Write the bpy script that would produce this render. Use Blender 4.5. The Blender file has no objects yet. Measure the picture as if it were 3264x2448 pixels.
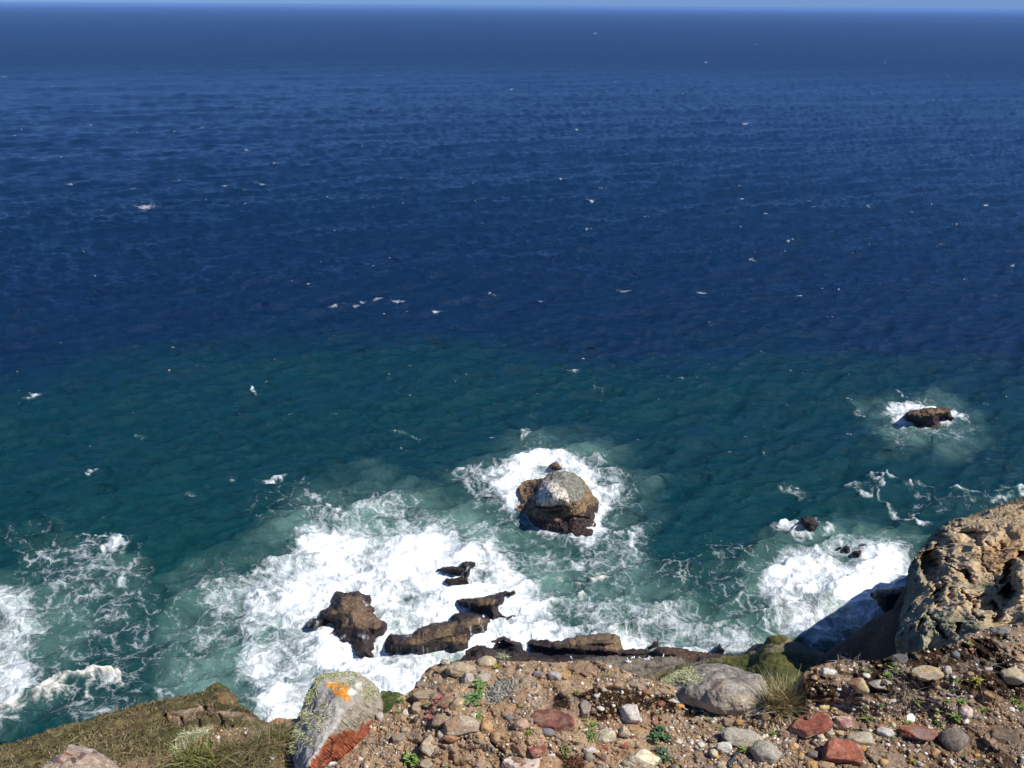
import bpy, bmesh, math, random
import numpy as np
from mathutils import Vector

C = bpy.context.scene.collection
SC = bpy.context.scene
R = math.radians
PI = math.pi

# ------------------------------------------------------------------ camera, sky, sun, exposure
CAM_H = 60.0
PITCH, ROLL = R(22.16), R(0.39)
FPX = 2960.0                       # focal length in pixels of the 3264 px wide photograph
cam_data = bpy.data.cameras.new('camera')
cam = bpy.data.objects.new('camera', cam_data); C.objects.link(cam)
cam_data.sensor_width = 36.0
cam_data.lens = 36.0 * FPX / 3264.0
cam_data.clip_start, cam_data.clip_end = 0.05, 120000.0
cr, sr = math.cos(ROLL), math.sin(ROLL)
F_ = np.array([0, math.cos(PITCH), -math.sin(PITCH)])
U0 = np.array([0, math.sin(PITCH), math.cos(PITCH)])
R0 = np.array([1.0, 0, 0])
U_ = U0 * cr - R0 * sr
R_ = R0 * cr + U0 * sr
from mathutils import Matrix
cam.matrix_world = Matrix(((R_[0], U_[0], -F_[0], 0), (R_[1], U_[1], -F_[1], 0), (R_[2], U_[2], -F_[2], CAM_H), (0, 0, 0, 1)))
SC.camera = cam

SUN_EL = R(52)
SUN_DIR = Vector((0.92, -0.39, 0)).normalized() * math.cos(SUN_EL) + Vector((0, 0, math.sin(SUN_EL)))
w = bpy.data.worlds.new('World'); SC.world = w; w.use_nodes = True
wn = w.node_tree.nodes; wl = w.node_tree.links
bg = wn['Background']
sky = wn.new('ShaderNodeTexSky'); sky.sky_type = 'NISHITA'; sky.sun_disc = False
sky.sun_elevation = SUN_EL
sky.sun_rotation = math.atan2(SUN_DIR.x, SUN_DIR.y)
sky.altitude = 60; sky.air_density = 0.42; sky.dust_density = 0.0; sky.ozone_density = 5.0
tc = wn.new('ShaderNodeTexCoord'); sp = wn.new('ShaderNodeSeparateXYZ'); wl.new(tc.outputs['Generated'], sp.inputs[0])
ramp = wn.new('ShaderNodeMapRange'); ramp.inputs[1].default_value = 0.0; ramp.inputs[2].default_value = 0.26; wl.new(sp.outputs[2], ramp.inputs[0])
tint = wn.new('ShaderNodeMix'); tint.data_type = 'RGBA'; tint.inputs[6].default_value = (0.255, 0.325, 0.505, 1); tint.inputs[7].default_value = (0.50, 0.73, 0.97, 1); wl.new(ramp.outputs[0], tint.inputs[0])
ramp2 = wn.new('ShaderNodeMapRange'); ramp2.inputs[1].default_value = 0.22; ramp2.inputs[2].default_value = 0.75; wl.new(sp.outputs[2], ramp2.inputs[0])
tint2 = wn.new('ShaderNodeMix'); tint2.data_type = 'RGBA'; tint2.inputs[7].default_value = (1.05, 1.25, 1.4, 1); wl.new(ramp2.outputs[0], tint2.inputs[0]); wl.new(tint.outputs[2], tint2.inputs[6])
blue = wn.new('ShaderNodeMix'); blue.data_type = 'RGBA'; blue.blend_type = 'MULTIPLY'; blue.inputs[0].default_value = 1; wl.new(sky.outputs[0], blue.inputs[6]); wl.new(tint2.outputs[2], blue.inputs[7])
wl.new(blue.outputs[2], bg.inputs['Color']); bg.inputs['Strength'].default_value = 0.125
sun_d = bpy.data.lights.new('sun', 'SUN'); sun_d.energy = 4.6; sun_d.angle = R(0.53); sun_d.color = (1.0, 0.965, 0.91)
sun = bpy.data.objects.new('sun', sun_d); C.objects.link(sun)
sun.rotation_euler = SUN_DIR.to_track_quat('Z', 'Y').to_euler()
SC.view_settings.view_transform = 'Standard'; SC.view_settings.look = 'None'
SC.view_settings.exposure = 0.3; SC.view_settings.gamma = 1.0
SC.cycles.max_bounces = 6; SC.cycles.diffuse_bounces = 3; SC.cycles.glossy_bounces = 3
SC.cycles.caustics_reflective = False; SC.cycles.caustics_refractive = False
SC.cycles.use_denoising = True; SC.cycles.denoising_prefilter = 'ACCURATE'
SC.cycles.volume_bounces = 0; SC.cycles.sample_clamp_direct = 1.8; SC.cycles.sample_clamp_indirect = 1.5

# ------------------------------------------------------------------ numpy helpers
def sstep(a, b, x):
    t = np.clip((x - a) / (b - a), 0, 1); return t * t * (3 - 2 * t)

_rng = np.random.RandomState(7)
_perm = np.tile(_rng.permutation(256), 3)
_grad = _rng.normal(size=(256, 3)); _grad /= np.linalg.norm(_grad, axis=1)[:, None]
def perlin(P):
    P = np.asarray(P, float); sh = P.shape[:-1]; P = P.reshape(-1, 3)
    i = np.floor(P).astype(int); f = P - i; u = f * f * f * (f * (f * 6 - 15) + 10); i &= 255
    out = 0
    for dx in (0, 1):
        for dy in (0, 1):
            for dz in (0, 1):
                h = _perm[_perm[_perm[i[:, 0] + dx] + i[:, 1] + dy] + i[:, 2] + dz]
                g = _grad[h]
                v = g[:, 0] * (f[:, 0] - dx) + g[:, 1] * (f[:, 1] - dy) + g[:, 2] * (f[:, 2] - dz)
                wt = (u[:, 0] if dx else 1 - u[:, 0]) * (u[:, 1] if dy else 1 - u[:, 1]) * (u[:, 2] if dz else 1 - u[:, 2])
                out = out + wt * v
    return (out * 1.5).reshape(sh)
def fbm(P, octv=4, gain=0.5, ridge=False):
    P = np.asarray(P, float); a, s, out = 1.0, 1.0, 0
    for k in range(octv):
        n = perlin(P * s + 17.3 * k)
        if ridge: n = 1 - 2 * np.abs(n)
        out = out + a * n; a *= gain; s *= 2.03
    return out
def xy3(x, y, z=0.0):
    x = np.asarray(x, float); return np.stack([x, np.asarray(y, float) + 0 * x, z + 0 * x], -1)

def rays(u, v):
    u = np.asarray(u, float)[..., None]; v = np.asarray(v, float)[..., None]
    return F_ + R_ * ((u - 1632) / FPX) + U_ * ((1224 - v) / FPX)      # depth 1 along the view axis
CAMP = np.array([0, 0, CAM_H])
def at_z(u, v, z):
    d = rays(u, v); t = (np.asarray(z, float) - CAM_H) / d[..., 2]
    return CAMP + d * t[..., None]
def at_dist(u, v, dist):
    d = rays(u, v); d = d / np.linalg.norm(d, axis=-1)[..., None]
    return CAMP + d * np.asarray(dist, float)[..., None]
def to_px(P):
    D = np.asarray(P, float) - CAMP
    dep = np.maximum(D @ F_, 1e-3)
    return 1632 + FPX * (D @ R_) / dep, 1224 - FPX * (D @ U_) / dep

def pdist(u, v, poly):
    """signed distance to a polygon, inside positive"""
    u = np.asarray(u, float); v = np.asarray(v, float)
    d2 = np.full(u.shape, 1e18); ins = np.zeros(u.shape, bool)
    n = len(poly)
    for k in range(n):
        ax, ay = poly[k]; bx, by = poly[(k + 1) % n]
        ex, ey = bx - ax, by - ay
        t = np.clip(((u - ax) * ex + (v - ay) * ey) / (ex * ex + ey * ey + 1e-9), 0, 1)
        d2 = np.minimum(d2, (u - ax - t * ex) ** 2 + (v - ay - t * ey) ** 2)
        if ay != by:
            ins ^= ((ay > v) != (by > v)) & (u < (bx - ax) * (v - ay) / (by - ay) + ax)
    d = np.sqrt(d2)
    return np.where(ins, d, -d)
def ldist(u, v, line):
    d2 = np.full(np.shape(u), 1e18)
    for (ax, ay), (bx, by) in zip(line[:-1], line[1:]):
        ex, ey = bx - ax, by - ay
        t = np.clip(((u - ax) * ex + (v - ay) * ey) / (ex * ex + ey * ey + 1e-9), 0, 1)
        d2 = np.minimum(d2, (u - ax - t * ex) ** 2 + (v - ay - t * ey) ** 2)
    return np.sqrt(d2)
def pmask(u, v, poly, feather, grow=0.0):
    return sstep(-feather, feather, pdist(u, v, poly) + grow)
def Z(ox, oy, s, pts):
    """points read off a zoomed view -> pixels of the photograph"""
    return [(ox + s * x, oy + s * y) for x, y in pts]
def tps(r):
    r = r / 300.0; return r * r * np.log(r + 1e-6)
def rbf(pts):
    """smooth interpolation of control values given at (u, v)"""
    P = np.array([p[:2] for p in pts], float); val = np.array([p[2] for p in pts], float)
    D = tps(np.linalg.norm(P[:, None] - P[None], axis=-1))
    n = len(P); A = np.zeros((n + 3, n + 3)); A[:n, :n] = D; A[:n, n] = 1; A[:n, n + 1:] = P / 1000
    A[n, :n] = 1; A[n + 1:, :n] = (P / 1000).T
    w_ = np.linalg.solve(A, np.concatenate([val, np.zeros(3)]))
    def f(u, v):
        u = np.asarray(u, float); v = np.asarray(v, float); out = w_[n] + w_[n + 1] * u / 1000 + w_[n + 2] * v / 1000
        for k in range(n): out = out + w_[k] * tps(np.hypot(u - P[k, 0], v - P[k, 1]))
        return out
    return f

# ------------------------------------------------------------------ mesh / object helpers
def mesh_np(name, V, Fc, mat=None, col=None, attrs=None, parent=None, smooth=True):
    V = np.asarray(V, np.float32); Fc = np.asarray(Fc, np.int32)
    me = bpy.data.meshes.new(name)
    me.vertices.add(len(V)); me.vertices.foreach_set('co', V.ravel())
    k = Fc.shape[1]
    me.loops.add(Fc.size); me.loops.foreach_set('vertex_index', Fc.ravel())
    me.polygons.add(len(Fc)); me.polygons.foreach_set('loop_start', np.arange(0, Fc.size, k, dtype=np.int32))
    me.polygons.foreach_set('use_smooth', np.full(len(Fc), bool(smooth)))
    if col is not None:
        a = me.attributes.new('Col', 'FLOAT_COLOR', 'POINT')
        c4 = np.ones((len(V), 4), np.float32); c4[:, :3] = np.clip(col, 0, 1); a.data.foreach_set('color', c4.ravel())
    for key, val in (attrs or {}).items():
        a = me.attributes.new(key, 'FLOAT', 'POINT'); a.data.foreach_set('value', np.asarray(val, np.float32).ravel())
    me.update(calc_edges=True); me.validate()
    o = bpy.data.objects.new(name, me); C.objects.link(o)
    if mat: me.materials.append(mat)
    if parent is not None: o.parent = parent
    return o
def tag(o, label, cat, group=None):
    o['label'] = label; o['category'] = cat
    if group: o['group'] = group
    return o
def setting(o, kind='structure', label=None):
    o['kind'] = kind
    if label: o['label'] = label
    return o
def gridfaces(nr, nc):
    i = np.arange(nr - 1)[:, None] * nc + np.arange(nc - 1)[None]
    return np.stack([i, i + 1, i + nc + 1, i + nc], -1).reshape(-1, 4)

def M(name):
    m = bpy.data.materials.new(name); m.use_nodes = True
    nt = m.node_tree; return m, nt.nodes, nt.links, nt.nodes['Principled BSDF']
def node(ns, t, **kw):
    n = ns.new(t)
    for k, v in kw.items():
        if k in ('op',): n.operation = v
        elif hasattr(n, k): setattr(n, k, v)
    return n
def math_n(ns, ls, op, a, b=None, c=None, clamp=False):
    n = ns.new('ShaderNodeMath'); n.operation = op; n.use_clamp = clamp
    for i, x in enumerate((a, b, c)):
        if x is None: continue
        if isinstance(x, (int, float)): n.inputs[i].default_value = x
        else: ls.new(x, n.inputs[i])
    return n.outputs[0]
def mixc(ns, ls, f, a, b, mode='MIX'):
    n = ns.new('ShaderNodeMix'); n.data_type = 'RGBA'; n.blend_type = mode
    for s, x in ((n.inputs[0], f), (n.inputs[6], a), (n.inputs[7], b)):
        if isinstance(x, (int, float)): s.default_value = x
        elif isinstance(x, tuple): s.default_value = (*x, 1)
        else: ls.new(x, s)
    return n.outputs[2]
def remap(ns, ls, x, a, b, c=0.0, d=1.0, smooth=False):
    n = ns.new('ShaderNodeMapRange'); n.clamp = True
    if smooth: n.interpolation_type = 'SMOOTHSTEP'
    ls.new(x, n.inputs[0])
    for i, y in enumerate((a, b, c, d)): n.inputs[i + 1].default_value = y
    return n.outputs[0]
def noise_n(ns, ls, vec, scale, detail=4, rough=0.55, dist=0.0, dims='3D'):
    n = ns.new('ShaderNodeTexNoise'); n.noise_dimensions = dims
    if vec is not None: ls.new(vec, n.inputs['Vector'])
    n.inputs['Scale'].default_value = scale; n.inputs['Detail'].default_value = detail
    n.inputs['Roughness'].default_value = rough; n.inputs['Distortion'].default_value = dist
    return n.outputs['Fac']
def voro_n(ns, ls, vec, scale, feature='DISTANCE_TO_EDGE', out='Distance', dims='3D', rnd=1.0):
    n = ns.new('ShaderNodeTexVoronoi'); n.voronoi_dimensions = dims; n.feature = feature
    ls.new(vec, n.inputs['Vector']); n.inputs['Scale'].default_value = scale
    n.inputs['Randomness'].default_value = rnd
    return n.outputs[out]
def bump_n(ns, ls, h, dist, strength=1.0, normal=None):
    n = ns.new('ShaderNodeBump'); n.inputs['Distance'].default_value = dist; n.inputs['Strength'].default_value = strength
    ls.new(h, n.inputs['Height'])
    if normal is not None: ls.new(normal, n.inputs['Normal'])
    return n.outputs[0]

def rock_mat(name, fine, bump_d, rough=0.9, contrast=0.5, coarse=None, spec=0.3, pits=0.0):
    """stone whose colour comes from the mesh's own colour, broken up by 3-D noise; fine = grains per metre"""
    m, ns, ls, bs = M(name)
    geo = ns.new('ShaderNodeNewGeometry'); pos = geo.outputs['Position']
    at = ns.new('ShaderNodeAttribute'); at.attribute_name = 'Col'
    n1 = noise_n(ns, ls, pos, fine, 8, 0.65)
    n2 = noise_n(ns, ls, pos, coarse or fine * 0.16, 6, 0.6, 0.4)
    f = remap(ns, ls, n1, 0.25, 0.75, 1 - contrast, 1 + contrast)
    g = remap(ns, ls, n2, 0.3, 0.7, 1 - 0.55 * contrast, 1 + 0.55 * contrast)
    fg = math_n(ns, ls, 'MULTIPLY', f, g)
    vm = ns.new('ShaderNodeVectorMath'); vm.operation = 'SCALE'
    ls.new(at.outputs['Color'], vm.inputs[0]); ls.new(fg, vm.inputs[3])
    ls.new(vm.outputs[0], bs.inputs['Base Color'])
    h = math_n(ns, ls, 'ADD', math_n(ns, ls, 'MULTIPLY', n1, 0.6), math_n(ns, ls, 'MULTIPLY', n2, 1.2))
    if pits:
        vd = voro_n(ns, ls, pos, fine * 0.7, 'F1')
        h = math_n(ns, ls, 'ADD', h, math_n(ns, ls, 'MULTIPLY', remap(ns, ls, vd, 0.0, 0.45), pits))
    ls.new(bump_n(ns, ls, h, bump_d), bs.inputs['Normal'])
    bs.inputs['Roughness'].default_value = rough; bs.inputs['Specular IOR Level'].default_value = spec
    return m
# ------------------------------------------------------------------ the sea
def V2(pts): return [(x * 1.4756, y * 1.4756) for x, y in pts]       # points read off a 2212 px wide view

def ocean_tile(L, N, lmin, lmax, rms, wind, spread, seed, chop=0.9, pw=3.6):
    rg = np.random.RandomState(seed)
    k1 = 2 * PI * np.fft.fftfreq(N, L / N); kx, ky = np.meshgrid(k1, k1)
    k = np.hypot(kx, ky); k[0, 0] = 1
    lam = 2 * PI / k
    cosw = (kx * wind[0] + ky * wind[1]) / k
    P = k ** -pw * np.abs(cosw) ** spread * ((lam > lmin) & (lam < lmax))
    P[0, 0] = 0
    A = (rg.normal(size=(N, N)) + 1j * rg.normal(size=(N, N))) * np.sqrt(P)
    h = np.fft.ifft2(A).real; s = rms / h.std()
    dx = np.fft.ifft2(A * 1j * kx / k).real; dy = np.fft.ifft2(A * 1j * ky / k).real
    return L, np.stack([dx * chop, dy * chop, h], -1) * s
def tile_sample(tile, x, y, rot=0.0):
    L, T = tile; N = T.shape[0]
    c, s = math.cos(rot), math.sin(rot)
    gx = (x * c + y * s) / L * N; gy = (-x * s + y * c) / L * N
    i = np.floor(gx).astype(int); j = np.floor(gy).astype(int); fx = (gx - i)[:, None]; fy = (gy - j)[:, None]
    i0, i1, j0, j1 = i % N, (i + 1) % N, j % N, (j + 1) % N
    D = (T[j0, i0] * (1 - fx) + T[j0, i1] * fx) * (1 - fy) + (T[j1, i0] * (1 - fx) + T[j1, i1] * fx) * fy
    return np.stack([D[:, 0] * c - D[:, 1] * s, D[:, 0] * s + D[:, 1] * c, D[:, 2]], -1)

ang = np.concatenate([np.linspace(-80, -36, 40)[:-1], np.linspace(-36, 36, 1180), np.linspace(36, 80, 40)[1:]]) * PI / 180
dep = np.concatenate([np.linspace(62, 46, 10)[:-1], np.linspace(46, 0.62, 830)])
rad = CAM_H / np.tan(np.radians(dep))
rad = np.concatenate([rad, np.geomspace(rad[-1], 30000, 14)[1:]])
RR, AA = np.meshgrid(rad, ang, indexing='ij')
sx, sy = (RR * np.sin(AA)).ravel(), (RR * np.cos(AA)).ravel()
dr = np.gradient(rad)[:, None] * np.ones_like(AA); dr = dr.ravel()
su, sv = to_px(np.stack([sx, sy, 0 * sx], -1))

# foam: how much of the surface is covered, read off the photograph region by region
foam = np.zeros(len(sx)); aer = np.zeros(len(sx)); cream = np.zeros(len(sx))
near = np.where((sv > 1150) & (sv < 2750) & (su > -500) & (su < 3800))[0]
nu, nv = su[near], sv[near]
wp = xy3(sx[near], sy[near])
wu = nu + 40 * fbm(wp * 0.11, 6, 0.68)
wv = nv + 28 * fbm(wp * 0.11 + 40, 6, 0.68)
f = np.zeros(len(near)); a = np.zeros(len(near)); cm = np.zeros(len(near))
def foam_poly(pts, dens, feather, grow=0):
    global f
    f = np.maximum(f, dens * pmask(wu, wv, V2(pts), feather * 1.5, grow))
def foam_line(pts, dens, width, tgt='f'):
    global f, cm
    m_ = dens * (.72 + .75 * fbm(wp * .28 + 77, 4, .65)) * np.exp(-(ldist(wu, wv, V2(pts)) / width) ** 2)
    f = np.maximum(f, m_)
    if tgt == 'c': cm = np.maximum(cm, m_)
def foam_dot(x, y, rx, ry, dens):
    global f
    q = ((wu - x * 1.4756) / (rx * 1.4756)) ** 2 + ((wv - y * 1.4756) / (ry * 1.4756)) ** 2
    f = np.maximum(f, dens * np.exp(-q))
def aer_poly(pts, dens, feather):
    global a
    a = np.maximum(a, dens * pmask(wu, wv, V2(pts), feather))
# main surf round the near rocks
foam_poly([(650, 1152), (720, 1137), (790, 1165), (850, 1150), (950, 1152), (1040, 1182), (1075, 1225), (1130, 1270), (1150, 1305),
           (1110, 1340), (1220, 1350), (1330, 1342), (1400, 1372), (1480, 1388), (1590, 1402), (1560, 1440), (1000, 1440), (900, 1520), (800, 1480),
           (690, 1455), (620, 1440), (650, 1390), (600, 1335), (560, 1300), (600, 1250), (680, 1215)], 1.1, 34)
foam_poly([(500, 1300), (560, 1250), (640, 1180), (700, 1140), (1060, 1140), (1120, 1220), (1180, 1300), (1130, 1400), (900, 1560), (540, 1560), (500, 1420)], .84, 40)
foam_poly([(340, 1300), (430, 1240), (520, 1218), (600, 1235), (640, 1260), (520, 1330), (500, 1420), (380, 1390)], .50, 50)
foam_poly([(640, 1110), (760, 1085), (900, 1090), (1060, 1130), (1120, 1180), (1180, 1240), (1080, 1190), (900, 1150), (700, 1140)], .58, 35)
foam_poly([(500, 1090), (620, 1060), (800, 1060), (900, 1075), (700, 1100), (560, 1140)], .24, 40)
foam_poly([(1150, 1300), (1250, 1280), (1450, 1300), (1600, 1345), (1700, 1385), (1640, 1440), (1300, 1400)], .66, 35)
foam_poly([(1390, 1335), (1500, 1330), (1620, 1380), (1560, 1410), (1430, 1380)], .75, 25)
foam_poly([(1110, 1190), (1200, 1180), (1260, 1240), (1290, 1290), (1180, 1320), (1130, 1270)], .42, 30)
foam_poly([(540, 1440), (640, 1450), (720, 1470), (640, 1560), (560, 1560)], .62, 30)
foam_poly([(590, 1530), (660, 1520), (660, 1580), (580, 1580)], .9, 16)
# white water round the islet
foam_poly([(1050, 1040), (1090, 1005), (1150, 985), (1210, 968), (1270, 1000), (1300, 1050), (1340, 1040), (1330, 1090), (1300, 1180), (1270, 1210), (1230, 1180), (1130, 1120), (1080, 1090)], .88, 26)
foam_poly([(1090, 1030), (1150, 990), (1210, 985), (1250, 1000), (1290, 1050), (1200, 1010), (1130, 1050), (1110, 1080)], 1.0, 14)
foam_poly([(1270, 1130), (1300, 1100), (1320, 1120), (1300, 1170), (1270, 1170)], 1.0, 14)
foam_poly([(980, 1030), (1100, 990), (1180, 960), (1300, 990), (1400, 1040), (1370, 1090), (1340, 1140), (1300, 1200), (1080, 1130), (1020, 1080)], .46, 45)
foam_line([(1180, 1150), (1230, 1185), (1300, 1180), (1360, 1170), (1370, 1200), (1330, 1220), (1240, 1215)], .85, 20)
foam_line([(1130, 1130), (1150, 1190), (1200, 1240), (1260, 1250)], .6, 26)
foam_line([(1120, 1080), (1080, 1090), (1050, 1070)], .8, 16)
foam_line([(1200, 1245), (1228, 1240), (1232, 1260), (1226, 1290)], 1.1, 17, 'c')
foam_line([(1270, 1245), (1300, 1250), (1330, 1243)], .95, 11, 'c')
# left margin
foam_poly([(-200, 1240), (0, 1260), (60, 1290), (120, 1345), (95, 1400), (95, 1480), (40, 1560), (-300, 1640)], .56, 50)
foam_poly([(-200, 1400), (40, 1400), (80, 1440), (70, 1490), (0, 1550), (-200, 1600)], .74, 35)
foam_line([(0, 1300), (40, 1340), (80, 1360), (120, 1330)], .55, 20)
foam_line([(-60, 1545), (20, 1520), (100, 1490), (150, 1465), (200, 1450), (255, 1458)], 1.35, 17, 'c')
foam_line([(0, 1535), (80, 1510), (140, 1490), (180, 1462)], 1.1, 15, 'c')
foam_line([(190, 1455), (180, 1480), (200, 1500), (235, 1530)], .7, 14, 'c')
foam_dot(232, 1462, 30, 10, 1.0); foam_dot(345, 1490, 30, 18, .62); foam_dot(215, 1520, 45, 25, .5)
foam_dot(20, 1180, 40, 14, .3); foam_dot(95, 1165, 35, 14, .33)
foam_poly([(0, 1150), (150, 1140), (330, 1200), (380, 1300), (300, 1450), (60, 1280)], .36, 60)
foam_poly([(60, 1290), (330, 1230), (520, 1330), (560, 1500), (520, 1600), (120, 1600)], .30, 60)
foam_poly([(1380, 1200), (1560, 1160), (1680, 1250), (1720, 1400), (1400, 1330), (1260, 1290)], .32, 55)
foam_poly([(1100, 1130), (1230, 1180), (1400, 1130), (1420, 1230), (1330, 1300), (1120, 1250)], .42, 45)
foam_poly([(1960, 1040), (2212, 1040), (2300, 1120), (2100, 1140), (1980, 1110)], .25, 40)
foam_line([(222, 1176), (240, 1182), (250, 1205), (228, 1225), (215, 1248), (235, 1268), (268, 1278), (290, 1285), (312, 1310), (296, 1335)], .62, 15)
foam_line([(203, 1165), (240, 1172)], .7, 7)
# open water, left and middle
for x, y, rx, ry, d_ in ((590, 1047, 32, 9, .72), (515, 1045, 8, 3, .9), (672, 1082, 28, 9, .62), (655, 1052, 20, 8, .4), (870, 942, 26, 6, .66), (900, 945, 12, 5, .5),
                         (195, 1020, 10, 4, .7), (300, 940, 10, 3, .6), (1145, 946, 14, 5, .8), (1240, 808, 14, 5, .7), (545, 850, 16, 4, .8), (1700, 770, 10, 4, .7),
                         (1290, 858, 8, 3, .5), (65, 862, 26, 4, .65), (235, 1110, 20, 6, .4), (120, 1140, 30, 8, .35), (398, 1080, 12, 8, .35), (850, 1105, 16, 5, .9),
                         (705, 1098, 26, 5, .9), (760, 1098, 18, 4, .7), (1095, 1180, 40, 24, .3), (1520, 1020, 8, 3, .4), (1645, 968, 10, 3, .6)):
    foam_dot(x, y, rx, ry, d_)
# far rock on the right, small rock, right surf
foam_poly([(1905, 905), (1930, 880), (1975, 872), (2050, 880), (2075, 905), (2060, 930), (1990, 938), (1930, 925)], .92, 16)
foam_poly([(1890, 890), (1960, 862), (2060, 862), (2130, 930), (2120, 965), (2040, 960), (1920, 980), (1885, 940)], .32, 26)
foam_line([(1830, 862), (1860, 880), (1885, 905)], .42, 14); foam_line([(1940, 845), (2000, 862), (2060, 868)], .5, 8)
foam_poly([(1675, 1125), (1700, 1112), (1740, 1108), (1768, 1130), (1760, 1155), (1720, 1165), (1690, 1150)], .78, 12)
foam_dot(1702, 1143, 24, 12, 1.1)
foam_line([(1790, 1130), (1785, 1160), (1800, 1190)], .55, 14)
foam_poly([(1690, 1200), (1760, 1185), (1800, 1150), (1870, 1165), (1960, 1180), (1985, 1230), (1965, 1290), (1900, 1350), (1800, 1390), (1740, 1390), (1650, 1340), (1640, 1280)], .80, 30)
foam_poly([(1770, 1200), (1880, 1195), (1975, 1190), (1970, 1290), (1890, 1300), (1830, 1335), (1800, 1290), (1770, 1250)], 1.05, 22)
foam_poly([(1560, 1165), (1680, 1170), (1690, 1280), (1640, 1330), (1560, 1260)], .28, 40)
foam_line([(1600, 1300), (1640, 1330), (1690, 1360), (1740, 1385)], .7, 12)
foam_line([(1820, 1050), (1860, 1062), (1890, 1075), (1900, 1052), (1870, 1045)], .8, 12)
foam_line([(1908, 1045), (1930, 1036), (1965, 1042), (1995, 1035)], .85, 9)
foam_line([(1908, 1050), (1925, 1085), (1935, 1105), (1965, 1118), (1990, 1132)], .68, 14)
foam_line([(2050, 1041), (2085, 1050), (2110, 1058)], .75, 8); foam_line([(2140, 1055), (2215, 1062)], .7, 9)
foam_line([(2100, 1085), (2150, 1080), (2180, 1072)], .6, 10); foam_dot(1715, 1060, 26, 8, .55); foam_dot(2140, 1000, 40, 14, .22)
# aerated, milky green water
aer_poly([(380, 1270), (560, 1180), (640, 1090), (820, 1040), (1040, 1080), (1120, 1160), (1200, 1200), (1400, 1280), (1700, 1330), (1750, 1400), (900, 1560), (560, 1600), (340, 1460)], .75, 70)
aer_poly([(960, 1040), (1100, 960), (1300, 950), (1420, 1040), (1400, 1140), (1380, 1260), (1200, 1260), (1050, 1160)], .55, 60)
aer_poly([(-200, 1240), (100, 1270), (200, 1330), (160, 1450), (60, 1560), (-200, 1640)], .8, 60)
aer_poly([(1640, 1170), (1800, 1110), (2000, 1170), (2000, 1320), (1780, 1400), (1600, 1330)], .75, 50)
aer_poly([(1860, 870), (2060, 840), (2150, 940), (2080, 980), (1900, 980)], .5, 40)
aer_poly([(1060, 1180), (1120, 1170), (1180, 1240), (1200, 1290), (1120, 1290)], .8, 30)
for _ in range(1):
    a = np.maximum(a, 0.8 * sstep(.15, .8, f))
a *= 0.55 + 0.75 * sstep(-0.5, 0.6, fbm(wp * 0.085 + 5, 3))
# swirls and streaks inside the foam
tex = fbm(np.stack([wp[:, 0] * 0.22, wp[:, 1] * 0.16, 0 * wp[:, 0] + 3], -1), 5, 0.62)
tex2 = fbm(np.stack([wp[:, 0] * 0.07, wp[:, 1] * 0.055, 0 * wp[:, 0] + 13], -1), 4, 0.6)
f = np.clip(f * (0.86 + 0.42 * tex + 0.30 * tex2) - 0.02, 0, 1.05)
foam[near] = f; aer[near] = np.clip(a, 0, 1); cream[near] = cm

# depth of the water: deep blue outside, green over the inshore bottom
n1 = fbm(xy3(sx, sy) * 0.012, 4); n2 = fbm(xy3(sx, sy, 50.) * np.array([.03, .06, 1]), 4)
edge = np.interp(su, np.array([-400, 0, 500, 900, 1400, 2000, 2600, 3264, 3700]), np.array([1230, 1190, 1120, 1085, 1090, 1130, 1150, 1190, 1210])) + 55 * n1 + 30 * n2
shoal = 0.62 * sstep(-95, 130, sv - edge + 60 * n2 + 25 * n1) + 0.38 * sstep(1350, 2000, sv + 90 * n1)
shoal = np.clip(shoal + 0.13 * n2 * (sv > 1000), 0, 1)

# shape: swell, wind sea, chop
wind = np.array([0.22, -0.975])
tE = ocean_tile(887.0, 256, 24, 110, 0.26, wind, 24, 9)
tA = ocean_tile(263.0, 256, 14, 46, 0.20, wind, 18, 1, pw=3.0)
tB = ocean_tile(171.0, 256, 3.2, 14, 0.25, wind, 11, 2, pw=2.6)
tC = ocean_tile(61.0, 256, 1.4, 6, 0.19, np.array([0.32, -0.95]), 4.0, 3, pw=3.0)
tD = ocean_tile(17.0, 128, 0.55, 2.2, 0.034, np.array([0.1, -0.995]), 0.5, 4)
D = tile_sample(tA, sx, sy, 0.0) * (1 - sstep(3, 34, dr))[:, None]
D += tile_sample(tE, sx, sy, 0.12) * (1 - sstep(12, 160, dr))[:, None]
D += tile_sample(tB, sx, sy, 0.35) * ((1 - sstep(2, 75, dr)) ** 1.5)[:, None]
D += tile_sample(tC, sx, sy, -0.2) * (1 - sstep(.9, 3.0, dr))[:, None]
D += tile_sample(tD, sx, sy, 0.6) * (1 - sstep(.3, 1.0, dr))[:, None]
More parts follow.
